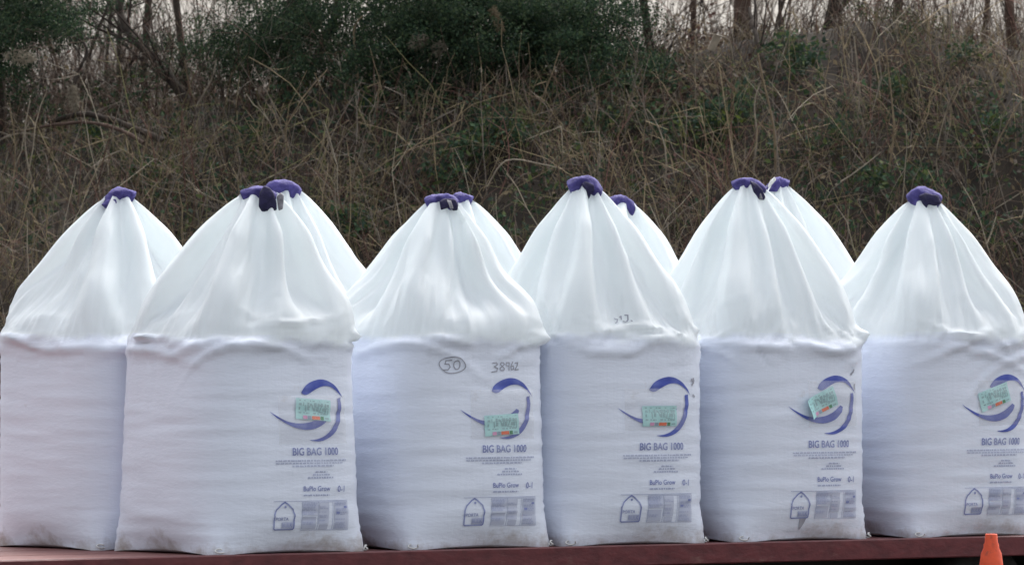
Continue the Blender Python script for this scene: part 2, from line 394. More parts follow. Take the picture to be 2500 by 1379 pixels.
for bi, B in enumerate(BAGS):
    B['loc'] = on_bed(B['px'], B['v']); B['loc'].z = BED
    B['rz'] = PHI+math.radians(B['rot'])
    pk = P(B['peak'][0], B['peak'][1], B['loc'].y)
    inv = Matrix.Rotation(-B['rz'], 4, 'Z')
    d = pk-B['loc']; d = inv @ d
    B['top'] = np.array(d)
    r = np.random.default_rng(B['seed'])
    th = TH; c, s = np.cos(th), np.sin(th)
    z = np.arange(RB+1)*DZ
    for i, zz in enumerate(z):
        low = np.clip(1-zz/0.19, 0, 1)
        n = NEXP+1.3*low
        rad = A0*B['s']/(np.abs(c)**n+np.abs(s)**n)**(1/n)
        mid = np.maximum(np.abs(c), np.abs(s))                   # 1 at a face's middle, .71 at a corner
        pull = (0.115*np.clip((mid-0.74)/0.26, 0, 1)**0.7)*low**1.6
        bulge = 0.014*math.sin(math.pi*min(zz/0.94, 1))*np.clip((mid-0.7)/0.3, 0, 1)
        lump = 0.0
        for q in range(5):
            lump = lump+np.sin(th*(1+q)+r.random()*6.28)*np.sin(zz*(3+3*q*r.random())+r.random()*6.28)*0.0016
        rad = rad*taper(B, zz)
        rad = rad*(1-pull)+bulge+lump*min(1, (Z0-zz)*6+0.15)
        BODY[bi, i, :, 0] = rad*c; BODY[bi, i, :, 1] = rad*s
        BODY[bi, i, :, 2] = zz+0.020*low**2*np.clip((mid-0.74)/0.26, 0, 1)
    # loop: cloth gathered along a short arch
    la = B['arch']; az = -B['rz']+r.normal(0, 0.12)               # arch runs across the view
    ca, sa = math.cos(az), math.sin(az)
    phase = th+B['rz']
    ex, ey = la*np.cos(phase), 0.026*np.sin(phase)
    pleat = 1+0.04*np.sin(th*17+r.random()*6)
    ey = ey*pleat
    ey = ey*1.25
    topx = B['top'][0]+ex*ca-ey*sa; topy = B['top'][1]+ex*sa+ey*ca
    topz = B['top'][2]-B['drop']*(ex/la)**2
    TOP = np.stack([topx, topy, topz], -1)
    base = BODY[bi, RB]
    # first guess: wall up to the shoulder, then straight to the loop with pleats
    nsh = int(round((ZS+0.075-Z0)/DZ))
    sh = base.copy(); sh[:, 2] = ZS+0.070; sh[:, :2] *= 0.97
    pl = np.zeros(NC); npl = 9
    edges = np.sort(r.random(npl)*2*math.pi)
    for e in edges: 
        dd = np.angle(np.exp(1j*(th-e))); pl += np.exp(-(dd/0.12)**2)*(0.5+r.random())
    pl -= pl.mean()
    for i in range(HR):
        if i <= nsh:
            t = i/nsh; X = base*(1-t)+sh*t
        else:
            t = (i-nsh)/(HR-1-nsh); X = sh*(1-t)+TOP*t
            nrm = np.stack([np.cos(th), np.sin(th), 0*th], -1)
            X = X+nrm*((0.022*math.sin(math.pi*t)**0.8)*pl)[:, None]+r.normal(0, 0.003, (NC, 3))
        Xs[bi, i] = X

def relax(X, iters, a_s, VR):
    X = X.copy(); Xp = X.copy()
    pin_lo, pin_hi = X[:, 0].copy(), X[:, -1].copy()
    nb, R, C, _ = X.shape
    rows = np.arange(R)/(R-1)
    hrow = DU*a_s                                                # [nb]
    kc = np.clip(0.25-0.46*rows, 0.014, 1.0)                       # how much the rows resist being gathered
    def proj(a, b, rest, ks, kcm):
        d = b-a; L = np.sqrt((d*d).sum(-1))+1e-9
        e = L-rest
        k = np.where(e > 0, ks, kcm)
        corr = d*((0.5*k*e/L)[..., None])
        a += corr; b -= corr
    restH = hrow[:, None, None]
    rg = np.sqrt(DZ*DZ+(DU*a_s)**2)[:, None, None]
    for it in range(iters):
        V = (X-Xp)*0.90; Xp = X.copy()
        X = X+V; X[..., 2] -= 0.00003
        for sweep in range(3):
            kr = kc[None, :, None]
            a = X[:, :, 0::2].copy(); b = X[:, :, 1::2].copy(); proj(a, b, restH, 0.9, 0.75*kr); X[:, :, 0::2] = a; X[:, :, 1::2] = b
            a = X[:, :, 1::2].copy(); b = np.roll(X[:, :, 0::2], -1, 2); proj(a, b, restH, 0.9, 0.75*kr); X[:, :, 1::2] = a; X[:, :, 0::2] = np.roll(b, 1, 2)
            for o in (0, 1):
                m = (R-o)//2*2
                a = X[:, o:o+m:2].copy(); b = X[:, o+1:o+m:2].copy(); n_ = min(a.shape[1], b.shape[1]); a = a[:, :n_]; b = b[:, :n_]
                proj(a, b, VR[:, o:o+2*n_:2], 1.0, 0.8); X[:, o:o+2*n_:2] = a; X[:, o+1:o+1+2*n_:2] = b
            # shear
            for sft in (1, -1):
                for o in (0, 1):
                    m = (R-o)//2*2
                    a = X[:, o:o+m:2].copy(); b = np.roll(X[:, o+1:o+m:2], -sft, 2); n_ = min(a.shape[1], b.shape[1]); a = a[:, :n_]; b = b[:, :n_]
                    proj(a, b, rg, 0.25, 0.10*kc[None, o:o+2*n_:2, None]); X[:, o:o+2*n_:2] = a; X[:, o+1:o+1+2*n_:2] = np.roll(b, sft, 2)
            # stiffness against tight folds
            for st, kk in ((5, 0.12), (11, 0.05)):
                a = X.copy(); b = np.roll(X, -st, 2); d = b-a; L = np.sqrt((d*d).sum(-1))+1e-9
                rest = hrow[:, None, None]*st*0.93
                e = np.minimum(L-rest, 0); corr = d*((0.5*kk*kc[None, :, None]*e/L)[..., None])
                X += corr*0.5; X -= np.roll(corr, st, 2)*0.5
            for st, kk in ((4, 0.10), (8, 0.04)):
                a = X[:, :-st]; b = X[:, st:]; d = b-a; L = np.sqrt((d*d).sum(-1))+1e-9
                e = np.minimum(L-DZ*st*0.95, 0); corr = d*((0.5*kk*e/L)[..., None])*0.5
                Y = X.copy(); Y[:, :-st] += corr; Y[:, st:] -= corr; X = Y
            # smoothing of the gather under the loop
            w_ = (0.10*np.clip((rows-0.75)/0.25, 0, 1))[None, :, None, None]
            X = X*(1-w_)+w_*0.5*(np.roll(X, 1, 2)+np.roll(X, -1, 2))
            # filling
            aa = (A0*a_s)[:, None, None]
            rho = (np.abs(X[..., 0])**NEXP+np.abs(X[..., 1])**NEXP)**(1/NEXP)/aa
            zeta = np.maximum(X[..., 2]-ZS, 0)/HT
            m_ = 2.6
            gq = (rho**m_+zeta**m_)**(1/m_)
            sc = np.where(gq < 1, 1/np.maximum(gq, 0.2), 1.0)
            X[..., 0] *= sc; X[..., 1] *= sc
            X[..., 2] = np.where((gq < 1) & (X[..., 2] > ZS), ZS+(X[..., 2]-ZS)*sc, X[..., 2])
            lim = 1.008+0.03*np.clip((X[..., 2]-0.96)/0.08, 0, 1)+np.clip((X[..., 2]-1.045)*3, 0, 9)
            sq = np.minimum(1, lim/np.maximum((np.abs(X[..., 0])**NEXP+np.abs(X[..., 1])**NEXP)**(1/NEXP)/aa, 1e-6))
            X[..., 0] *= sq; X[..., 1] *= sq
            X[:, 0] = pin_lo; X[:, -1] = pin_hi
    return X
SCL = np.array([B['s']*taper(B, Z0) for B in BAGS], np.float32)
VR = np.zeros((NB, HR-1, NC), np.float32)          # length of each piece of cloth up the bag
for bi, B in enumerate(BAGS):
    r = np.random.default_rng(B['seed']+400)
    X = Xs[bi]; nsh = int(round((ZS+0.075-Z0)/DZ))
    Lc = np.linalg.norm(X[nsh]-X[-1], axis=1); Lc = Lc*0.992+0.10*(Lc.max()-Lc)
    VR[bi, nsh:] = (Lc/(HR-1-nsh))[None]
    sl_ = 1.0
    for q in range(1, 7): sl_ = sl_+0.055*np.sin(q*TH+r.random()*6.28)*r.random()
    VR[bi, :nsh] = (np.linalg.norm(X[0]-X[nsh], axis=1)/nsh*np.clip(sl_, 0.97, 1.03))[None]
XH = relax(Xs, 110, SCL, VR)
for _ in range(3):                                 # take out the tightest folds so that the cloth does not cut through itself
    w_ = (0.5*np.clip((np.arange(HR)/(HR-1)-0.35)/0.3, 0, 1)*np.clip((HR-1-np.arange(HR))/3, 0, 1))[None, :, None, None]
    XH = XH*(1-w_)+w_*0.5*(np.roll(XH, 1, 2)+np.roll(XH, -1, 2))

# crumples where the slack cloth lies on the shoulder of the filling, and little ears of cloth at the corners
def crumple(G, B, rs):
    r = np.random.default_rng(B['seed']+900)
    R, C, _ = G.shape
    ds = DU*B['s']; u = (np.arange(C)*ds)[None, :]; v = (np.arange(R)*DZ)[:, None]; W = PER*B['s']
    disp = np.zeros((R, C))
    def wrap(d): return (d+W/2) % W-W/2
    vs = rs*DZ
    def crease(uc, vc, a, ln, wd, am, curve=0.0, sharp=False, lop=0.0):
        du, dv = wrap(u-uc), v-vc
        p = du*math.cos(a)+dv*math.sin(a); q = -du*math.sin(a)+dv*math.cos(a)+curve*p*p
        prof = np.exp(-np.abs(q)/wd) if sharp else np.exp(-(q/wd)**2)
        if lop: prof = prof*(1+lop*np.tanh(-q/wd*1.5))
        return am*prof*np.exp(-(p/ln)**2)
    for _ in range(15):                                     # long slack folds rolling over the shoulder
        disp += crease(r.random()*W, vs+r.normal(-0.035, 0.042), r.normal(0, 0.20), r.uniform(0.12, 0.36), r.uniform(0.014, 0.026), r.uniform(0.009, 0.021), r.uniform(-1.1, 1.1), False, 0.9)
    for _ in range(16):                                     # short puckers
        disp += crease(r.random()*W, vs+r.normal(-0.03, 0.045), r.normal(0, 0.6), r.uniform(0.04, 0.10), r.uniform(0.012, 0.02), r.uniform(0.004, 0.010)*r.choice([1, -1]), 0, False, 0.6)
    for _ in range(40):                                     # pressed creases of the folded hood: flat panels with crisp edges
        vc = vs+r.uniform(0.05, 0.62)
        disp += crease(r.random()*W, vc, math.pi/2+r.normal(0, 0.16), r.uniform(0.14, 0.36), r.uniform(0.010, 0.03), r.uniform(0.004, 0.011)*r.choice([1, 1, -1]), r.uniform(-0.2, 0.2), True)
    for _ in range(12):
        disp += crease(r.random()*W, vs+r.uniform(0.06, 0.22), r.normal(0, 0.25), r.uniform(0.05, 0.12), r.uniform(0.010, 0.018), r.uniform(0.004, 0.009), 0, True)
    for _ in range(36):                                     # faint level creases over the whole wall
        disp += crease(r.random()*W, r.uniform(0.05, vs), r.normal(0, 0.06), r.uniform(0.08, 0.25), r.uniform(0.014, 0.024), r.uniform(0.0003, 0.0010)*r.choice([1, -1]))
    for uc in (W/8,):
        am = r.uniform(0.02, 0.05); vc = vs+r.normal(-0.015, 0.012)
        disp += am*np.exp(-(wrap(u-uc)/0.030)**2)*np.exp(-((v-vc)/0.026)**2)
        disp -= 0.02*np.exp(-(wrap(u-uc-0.07)/0.035)**2)*np.exp(-((v-vc+0.03)/0.03)**2)
    fade = np.clip((R-1-np.arange(R))/8, 0, 1)[:, None]*np.clip((np.arange(R)-2)/4, 0, 1)[:, None]
    du_ = np.roll(G, -1, 1)-np.roll(G, 1, 1); dv_ = np.gradient(G, axis=0)
    n = np.cross(du_, dv_)
    for _ in range(4): n = n+np.roll(n, 1, 1)+np.roll(n, -1, 1)
    n /= np.linalg.norm(n, axis=2, keepdims=True)+1e-9
    return G+n*(disp*fade)[..., None]
# ------------------------------------------------------------------ bag parts
NSPLIT = int(round((ZS+0.075-Z0)/DZ))            # row of the free cloth where filled body ends and empty hood begins

def grid_faces(R, C, wrap=True):
    idx = np.arange(R*C).reshape(R, C)
    nx = np.roll(idx, -1, 1)
    return np.stack([idx[:-1], nx[:-1], nx[1:], idx[1:]], -1).reshape(-1, 4)

class Skin:
    """look-up of a bag's surface by (distance round the bag from the middle of the printed face, height of cloth)"""
    def __init__(s, G, scale):
        s.G = G; s.sc = scale; s.R, s.C, _ = G.shape
        du = np.roll(G, -1, 1)-np.roll(G, 1, 1); dv = np.gradient(G, axis=0)
        n = np.cross(du, dv); n /= np.linalg.norm(n, axis=2, keepdims=True)+1e-9
        for _ in range(2): n = (n*2+np.roll(n, 1, 1)+np.roll(n, -1, 1))
        s.Nn = n/(np.linalg.norm(n, axis=2, keepdims=True)+1e-9)
    def at(s, u, v, off):
        u = np.asarray(u, float)/(DU*s.sc); v = np.clip(np.asarray(v, float)/DZ, 0, s.R-1.001)
        i = np.floor(v).astype(int); fv = (v-i)[:, None]
        j = np.floor(u).astype(int); fu = (u-j)[:, None]
        j0 = j % s.C; j1 = (j+1) % s.C
        def bl(A): return (A[i, j0]*(1-fu)+A[i, j1]*fu)*(1-fv)+(A[i+1, j0]*(1-fu)+A[i+1, j1]*fu)*fv
        n = bl(s.Nn); n /= np.linalg.norm(n, axis=1, keepdims=True)
        return bl(s.G)+n*np.asarray(off).reshape(-1, 1) if np.ndim(off) else bl(s.G)+n*off

class Print2D:
    """flat marks in (u, v) metres, laid on the cloth later"""
    def __init__(s): s.V = []; s.F = []
    def poly(s, pts):
        k = len(s.V); s.V += [tuple(p) for p in pts]; s.F.append(tuple(range(k, k+len(pts))))
    def quad(s, u0, u1, v0, v1, n=1):
        for i in range(n):
            a, b = u0+(u1-u0)*i/n, u0+(u1-u0)*(i+1)/n
            s.poly([(a, v0), (b, v0), (b, v1), (a, v1)])
    def strip(s, A, B):
        k = len(s.V); n = len(A)
        for a, b in zip(A, B): s.V += [tuple(a), tuple(b)]
        for i in range(n-1): s.F.append((k+2*i, k+2*i+2, k+2*i+3, k+2*i+1))
    def line(s, pts, w, closed=False):
        pts = [Vector((*p, 0)) for p in pts]
        if closed: pts.append(pts[0])
        for a, b in zip(pts[:-1], pts[1:]):
            d = b-a
            if d.length < 1e-6: continue
            d.normalize(); n = Vector((-d.y, d.x, 0))*w/2; e = d*w*0.3
            s.poly([(a-e-n)[:2], (b+e-n)[:2], (b+e+n)[:2], (a-e+n)[:2]])
    def mesh(s, me, u, v, sx, sz):
        k = len(s.V); s.V += [(u+p.co.x*sx, v+p.co.y*sz) for p in me.vertices]
        s.F += [tuple(k+i for i in f.vertices) for f in me.polygons]
    def lay(s, name, skin, mat, parent, off=0.0025, xf=None):
        """cut the marks fine enough to follow the creases, then lay them on"""
        bm = bmesh.new(); vs = [bm.verts.new((p[0], p[1], 0)) for p in s.V]
        for f in s.F:
            try: bm.faces.new([vs[i] for i in f])
            except ValueError: pass
        bmesh.ops.triangulate(bm, faces=bm.faces)
        for _ in range(4):
            le = [e for e in bm.edges if e.calc_length() > 0.013]
            if not le: break
            bmesh.ops.subdivide_edges(bm, edges=le, cuts=1); bmesh.ops.triangulate(bm, faces=bm.faces)
        bm.verts.ensure_lookup_table(); bm.verts.index_update()
        V = np.array([v.co[:2] for v in bm.verts], float); F = [tuple(v.index for v in f.verts) for f in bm.faces]; bm.free()
        return mesh_obj(name, skin.at(V[:, 0], V[:, 1], off), F, mat, parent, True)

def text_mesh(txt, bold=0.0, space=1.0):
    cu = bpy.data.curves.new('lettering_curve', 'FONT'); cu.body = txt; cu.size = 1.0; cu.offset = bold; cu.space_character = space; cu.resolution_u = 3
    o = bpy.data.objects.new('lettering_curve', cu); COL.objects.link(o)
    bpy.context.view_layer.update()
    me = bpy.data.meshes.new_from_object(o.evaluated_get(bpy.context.evaluated_depsgraph_get()))
    bpy.data.objects.remove(o); bpy.data.curves.remove(cu)
    xs = [v.co.x for v in me.vertices]; ys = [v.co.y for v in me.vertices]
    x0, x1 = min(xs), max(xs)
    for v in me.vertices: v.co.x = (v.co.x-x0)/(x1-x0)      # width 1, cap height about .73 -> set by sz
    return me
TX = {'big': text_mesh('BIG BAG 1000', 0.012), 'grade': text_mesh('BuPlo Grow', 0.01), 'num': text_mesh('0-1', 0.008), 'porta': text_mesh('PORTA', 0.008), 'bulk': text_mesh('BULK', 0.006)}
CAP = 0.73

# print coordinates measured on the fourth bag: pixels -> metres round the bag / up the bag
U0 = 0.100
def PU(x): return U0+(x-1612)/400.0
def PV(y): return (1325-y)/497.0
def Z3(p): return (PU(p[0]/2.88+1480), PV(p[1]/2.88+880))
def smooth_pts(p, n=26):
    p = np.array(p, float); d = np.concatenate([[0], np.cumsum(np.hypot(*np.diff(p, axis=0).T))])
    t = np.linspace(0, d[-1], n); q = np.stack([np.interp(t, d, p[:, 0]), np.interp(t, d, p[:, 1])], -1)
    for _ in range(3): q[1:-1] = 0.25*q[:-2]+0.5*q[1:-1]+0.25*q[2:]
    return q
def x6(p): return (300+(p[0]-290)*1.25, 103+(p[1]-118)*1.079)
BL1o = [(302, 196), (312, 168), (335, 145), (370, 122), (430, 104), (480, 110), (540, 145), (580, 192), (602, 238)]
BL1i = [(302, 196), (318, 216), (348, 210), (390, 178), (445, 152), (500, 152), (545, 178), (580, 210), (602, 238)]
BL2o = [(582, 232), (586, 300), (572, 380), (540, 452), (490, 500), (430, 526), (385, 527), (345, 516)]
BL2i = [(556, 236), (556, 300), (538, 380), (505, 440), (455, 488), (410, 508), (380, 514), (345, 516)]
BL3o = [x6(p) for p in [(120, 318), (165, 365), (220, 407), (280, 434), (340, 438), (400, 410), (436, 368), (445, 330)]]
BL3i = [x6(p) for p in [(120, 318), (172, 358), (222, 388), (280, 397), (340, 388), (388, 358), (418, 328), (430, 318)]]

LETTER, GRADE, NUM, FAINT, EMBLEM, WASH = [Print2D() for _ in range(6)]
BLADES = []
for o_, i_ in ((BL1o, BL1i), (BL2o, BL2i), (BL3o, BL3i)):
    BLADES.append(Print2D()); BLADES[-1].strip([Z3(p) for p in smooth_pts(o_)], [Z3(p) for p in smooth_pts(i_)])
LETTER.mesh(TX['big'], PU(1561), PV(1094), PU(1667)-PU(1561), (PV(1076)-PV(1094))/CAP)
FAINTR = random.Random(4)
def small_print(pr, x0, x1, y, h, fill=0.75):
    """rows of print too small to read: words as short strokes"""
    x = x0
    while x < x1-1:
        wd = min(FAINTR.uniform(3, 9), x1-x)
        n = max(1, int(wd/1.6))
        for k in range(n):
            a = x+k*wd/n
            pr.quad(PU(a), PU(a+wd/n*fill), PV(y+h*FAINTR.uniform(0.35, 0.5)), PV(y-h*FAINTR.uniform(0.3, 0.55)))
        x += wd+FAINTR.uniform(1.2, 2.2)
small_print(FAINT, 1523, 1690, 1107, 4.5); small_print(FAINT, 1524, 1680, 1113, 4.0); small_print(FAINT, 1560, 1655, 1119.5, 4.5)
small_print(FAINT, 1612, 1640, 1133.5, 4.5); small_print(FAINT, 1606, 1646, 1140, 4.5); small_print(FAINT, 1594, 1654, 1147, 4.5)
GRADE.mesh(TX['grade'], PU(1584), PV(1178), PU(1645)-PU(1584), (PV(1166)-PV(1178))/CAP)
NUM.mesh(TX['num'], PU(1664), PV(1181), PU(1682)-PU(1664), (PV(1166)-PV(1181))/CAP)
small_print(FAINT, 1584, 1644, 1188, 4.0, 0.85)
FAINT.quad(PU(1518), PU(1692), PV(1201.6), PV(1200.4), 16)
EMBLEM.line([(PU(x), PV(y)) for x, y in [(1543, 1203), (1536, 1208), (1525, 1220), (1520.5, 1232), (1519.5, 1266), (1522, 1268), (1562, 1267.5), (1564, 1265), (1565, 1232), (1561, 1220), (1550, 1208)]], 0.0068, True)
EMBLEM.poly([(PU(1544)+0.0058*math.cos(a), PV(1213.5)+0.0058*math.sin(a)) for a in np.linspace(0, 6.28, 12, endpoint=False)])
EMBLEM.mesh(TX['porta'], PU(1523), PV(1246), PU(1552)-PU(1523), (PV(1238)-PV(1246))/CAP)
EMBLEM.mesh(TX['bulk'], PU(1538), PV(1262), PU(1561)-PU(1538), (PV(1252)-PV(1262))/CAP)
FAINT.quad(PU(1537), PU(1562), PV(1265), PV(1249.5), 4)
# faint table of handling notes
for (x0, x1, y0, y1, dens) in [(1583, 1616, 1206, 1234, 1.0), (1583, 1612, 1238, 1266, 0.45), (1620, 1642, 1206, 1254, 0.8), (1620, 1640, 1257, 1268, 0.6), (1656, 1690, 1206, 1214, 0.8), (1658, 1688, 1220, 1268, 0.8)]:
    y = y0
    while y < y1:
        if FAINTR.random() < dens: small_print(FAINT, x0+FAINTR.uniform(0, 2), x1-FAINTR.uniform(0, 8), y+1.4, 3.2, 0.9)
        y += 4.0
FAINT.quad(PU(1581), PU(1692), PV(1204.6), PV(1203.4), 10); FAINT.quad(PU(1581), PU(1692), PV(1271.2), PV(1270.3), 10)
for x in (1582, 1618, 1652, 1691): FAINT.quad(PU(x-0.5), PU(x+0.5), PV(1270), PV(1204))
for x, y in ((1664, 1230), (1684, 1217)): EMBLEM.quad(PU(x-4), PU(x+4), PV(y+2.5), PV(y-2.5))

for (x0, x1, y0, y1) in [(1583, 1617, 1206, 1235), (1583, 1614, 1238, 1268), (1620, 1643, 1206, 1255), (1656, 1690, 1206, 1269), (1622, 1642, 1257, 1269)]:
    WASH.quad(PU(x0), PU(x1), PV(y1), PV(y0), 3)

# mint card, in units of its own width (1 x 0.55)
CARD_MARKS = Print2D(); cr = random.Random(9)
for row, (v, h) in enumerate([(0.22, 0.035), (0.13, 0.10), (0.02, 0.12), (-0.10, 0.05)]):
    x = -0.42
    while x < 0.42:
        wd = cr.uniform(0.02, 0.08)
        if cr.random() < 0.62: CARD_MARKS.quad(x, x+wd, v-h*cr.uniform(0.3, 0.5), v+h*cr.uniform(0.2, 0.5))
        x += wd+cr.uniform(0.015, 0.06)
CARD_MARKS.line([(-0.24, 0.10), (-0.22, -0.06)], 0.03); CARD_MARKS.line([(-0.06, 0.13), (0.0, -0.02), (0.06, 0.13)], 0.028)
CARD_MARKS.line([(0.14, 0.12), (0.24, 0.13), (0.16, -0.05), (0.28, -0.06)], 0.028)
CARD_MARKS.line([(0.34, 0.06), (0.42, 0.06), (0.42, -0.10), (0.34, -0.10)], 0.022, True)
CARD_MARKS.quad(0.33, 0.44, -0.235, -0.195)
SQUARES = [('pink', -0.30, -0.18), ('slate', -0.165, -0.07), ('orange_sq', -0.05, 0.18), ('green_sq', 0.20, 0.29)]
CARD = [(1.0, 0.55)]

def card_xf(px, py, ang, w_=0.205):
    cu, cv = PU(px), PV(py); ca, sa = math.cos(math.radians(ang)), math.sin(math.radians(ang))
    def f(V):
        V = np.asarray(V)*np.array([1, 0.88]); return np.stack([cu+w_*(V[:, 0]*ca-V[:, 1]*sa), cv+w_*(V[:, 0]*sa+V[:, 1]*ca)], -1)
    return f

def add_card(root, skin, px, py, ang, pouch, lift=0.0):
    """clear film pocket with a mint card, its lettering and colour squares"""
    pu0, pu1, pv0, pv1 = [PU(pouch[0]), PU(pouch[1]), PV(pouch[3]), PV(pouch[2])]
    n = 14; uu, vv = np.meshgrid(np.linspace(pu0, pu1, n), np.linspace(pv0, pv1, n))
    ed = np.minimum.reduce([uu-pu0, pu1-uu, vv-pv0, pv1-vv])
    rr = np.random.default_rng(int(px))
    off = 0.007+np.minimum(ed*0.25, 0.012)+0.003*np.sin(uu*60+vv*35+rr.random()*6)*np.clip(ed*30, 0, 1)+rr.normal(0, 0.0010, uu.shape)
    ii = np.arange(n*n).reshape(n, n); Fq = np.stack([ii[:-1, :-1], ii[:-1, 1:], ii[1:, 1:], ii[1:, :-1]], -1).reshape(-1, 4)
    po = mesh_obj('document_pouch', skin.at(uu.ravel(), vv.ravel(), off.ravel()), Fq, M['film'], root, True)
    xf = card_xf(px, py, ang)
    a, b = np.meshgrid(np.linspace(-0.5, 0.5, 9), np.linspace(-0.275, 0.275, 6))
    def curl(V): return 0.0062+lift*np.clip(-V[:, 0]-0.05, 0, 1)**2*4*0.05
    S = np.stack([a.ravel(), b.ravel()], -1)
    i2 = np.arange(54).reshape(6, 9); F2 = np.stack([i2[:-1, :-1], i2[:-1, 1:], i2[1:, 1:], i2[1:, :-1]], -1).reshape(-1, 4)
    W = xf(S); mesh_obj('label_card', skin.at(W[:, 0], W[:, 1], curl(S)), F2, M['mint'], po, True)
    V = np.array(CARD_MARKS.V); W = xf(V); mesh_obj('card_lettering', skin.at(W[:, 0], W[:, 1], curl(V)+0.0015), list(CARD_MARKS.F), M['card_ink'], po)
    for nm, x0, x1 in SQUARES:
        V = np.array([(x0, -0.26), (x1, -0.26), (x1, -0.17), (x0, -0.17)]); W = xf(V)
        o = mesh_obj('colour_square', skin.at(W[:, 0], W[:, 1], curl(V)+0.0018), [(0, 1, 2, 3)], M[nm], po)
    return po

def sleeve(root, B, spec, seed):
    """cloth sleeve lying like a saddle over the gathered top; spec: (half length, drop at left, drop at right, radius, mat)"""
    r = np.random.default_rng(seed)
    hl, dl, dr, rad, mat = spec
    n, m_ = 22, 16
    t = np.linspace(-1, 1, n)
    x = hl*t
    z = np.where(t < 0, -dl*np.abs(t)**1.7, -dr*np.abs(t)**1.7)
    rr = 1.16*rad*(1-0.30*np.abs(t)**3)*(1+0.10*np.sin(t*5+r.random()*6))
    az = -B['rz']; ca, sa = math.cos(az), math.sin(az)
    ph = np.arange(m_)/m_*2*math.pi
    V = []
    for i in range(n):
        for j in range(m_):
            wob_ = 1+0.09*math.sin(3*ph[j]+t[i]*4+seed)+0.06*math.sin(5*ph[j]-t[i]*7)+0.05*math.sin(2*ph[j]+t[i]*17+seed)+r.normal(0, 0.035)
            oy = rr[i]*1.38*math.cos(ph[j])*wob_; oz = rr[i]*(0.72 if math.sin(ph[j]) > 0 else 1.15)*math.sin(ph[j])*wob_
            tx = -oz*0.45*t[i]
            lx, ly = x[i]-tx*1.0, oy
            V.append((B['top'][0]+lx*ca-ly*sa, B['top'][1]+lx*sa+ly*ca, B['top'][2]+z[i]+oz-0.004))
    idx = np.arange(n*m_).reshape(n, m_); nx = np.roll(idx, -1, 1)
    F = [tuple(q) for q in np.stack([idx[:-1], nx[:-1], nx[1:], idx[1:]], -1).reshape(-1, 4)]+[tuple(idx[0][::-1]), tuple(idx[-1])]
    o = mesh_obj('loop_sleeve', V, F, mat, root, True)
    sm = o.modifiers.new('subdivision', 'SUBSURF'); sm.levels = 1; sm.render_levels = 1
    return o

def flap(parent, B, pts, th, mat, name='sleeve_flap', y=-0.072):
    """hanging piece of the sleeve: outline in (x across the view, z) metres from the loop's top, folded and thick"""
    az = -B['rz']; ca, sa = math.cos(az), math.sin(az)
    for _ in range(2):
        pts = [q for a, b in zip(pts, pts[1:]+pts[:1]) for q in (a, ((a[0]+b[0])/2, (a[1]+b[1])/2))]
    bm = bmesh.new()
    n = len(pts); cx = sum(p[0] for p in pts)/n; cz = sum(p[1] for p in pts)/n
    def w3(x, yy, z): return (B['top'][0]+x*ca-yy*sa, B['top'][1]+x*sa+yy*ca, B['top'][2]+z)
    zt = max(p[1] for p in pts)
    def yy(x, z): return y-0.30*(zt-z)*0.5-0.006*math.sin((x-cx)*90)
    fr = [bm.verts.new(w3(x, yy(x, z)-th/2, z)) for x, z in pts]; bk = [bm.verts.new(w3(x, yy(x, z)+th/2, z)) for x, z in pts]
    cf = bm.verts.new(w3(cx, yy(cx, cz)-th*1.1, cz)); cb = bm.verts.new(w3(cx, yy(cx, cz)+th*0.5, cz))
    for i in range(n):
        j = (i+1) % n
        bm.faces.new((fr[i], fr[j], cf)); bm.faces.new((bk[j], bk[i], cb)); bm.faces.new((fr[j], fr[i], bk[i], bk[j]))
    bmesh.ops.recalc_face_normals(bm, faces=bm.faces)
    me = bpy.data.meshes.new(name); bm.to_mesh(me); bm.free(); me.materials.append(mat)
    for p in me.polygons: p.use_smooth = True
    o = link(bpy.data.objects.new(name, me), parent)
    sm = o.modifiers.new('subdivision', 'SUBSURF'); sm.levels = 1; sm.render_levels = 1
    return o

def cord_tie(root, skin, u, seed, size=1.0):
    """little knot and loop of white cord at the bottom hem"""
    r = np.random.default_rng(seed)
    p = skin.at([u], [0.02], 0.012)[0]; q = skin.at([u+0.04], [0.02], 0.012)[0]; d = (q-p)/np.linalg.norm(q-p); nrm = skin.at([u], [0.02], 0.05)[0]-p; nrm /= np.linalg.norm(nrm)
    n = 14; t = np.linspace(0, 1, n)
    ang = t*5.2+r.random()*2
    path = p[None]+(d[None]*(0.035*np.cos(ang)[:, None]+0.02*t[:, None])+np.array([0, 0, 1.0])[None]*(0.016*np.sin(ang)[:, None])+nrm[None]*(0.01*np.sin(ang*2)[:, None]))*size
    path[:, 2] = np.maximum(path[:, 2], 0.006)
    V, F = tube_arrays(path[None], np.full((1, n), 0.0055*size), 6)
    mesh_obj('cord_tie', V, F, M['tie'], root, True)

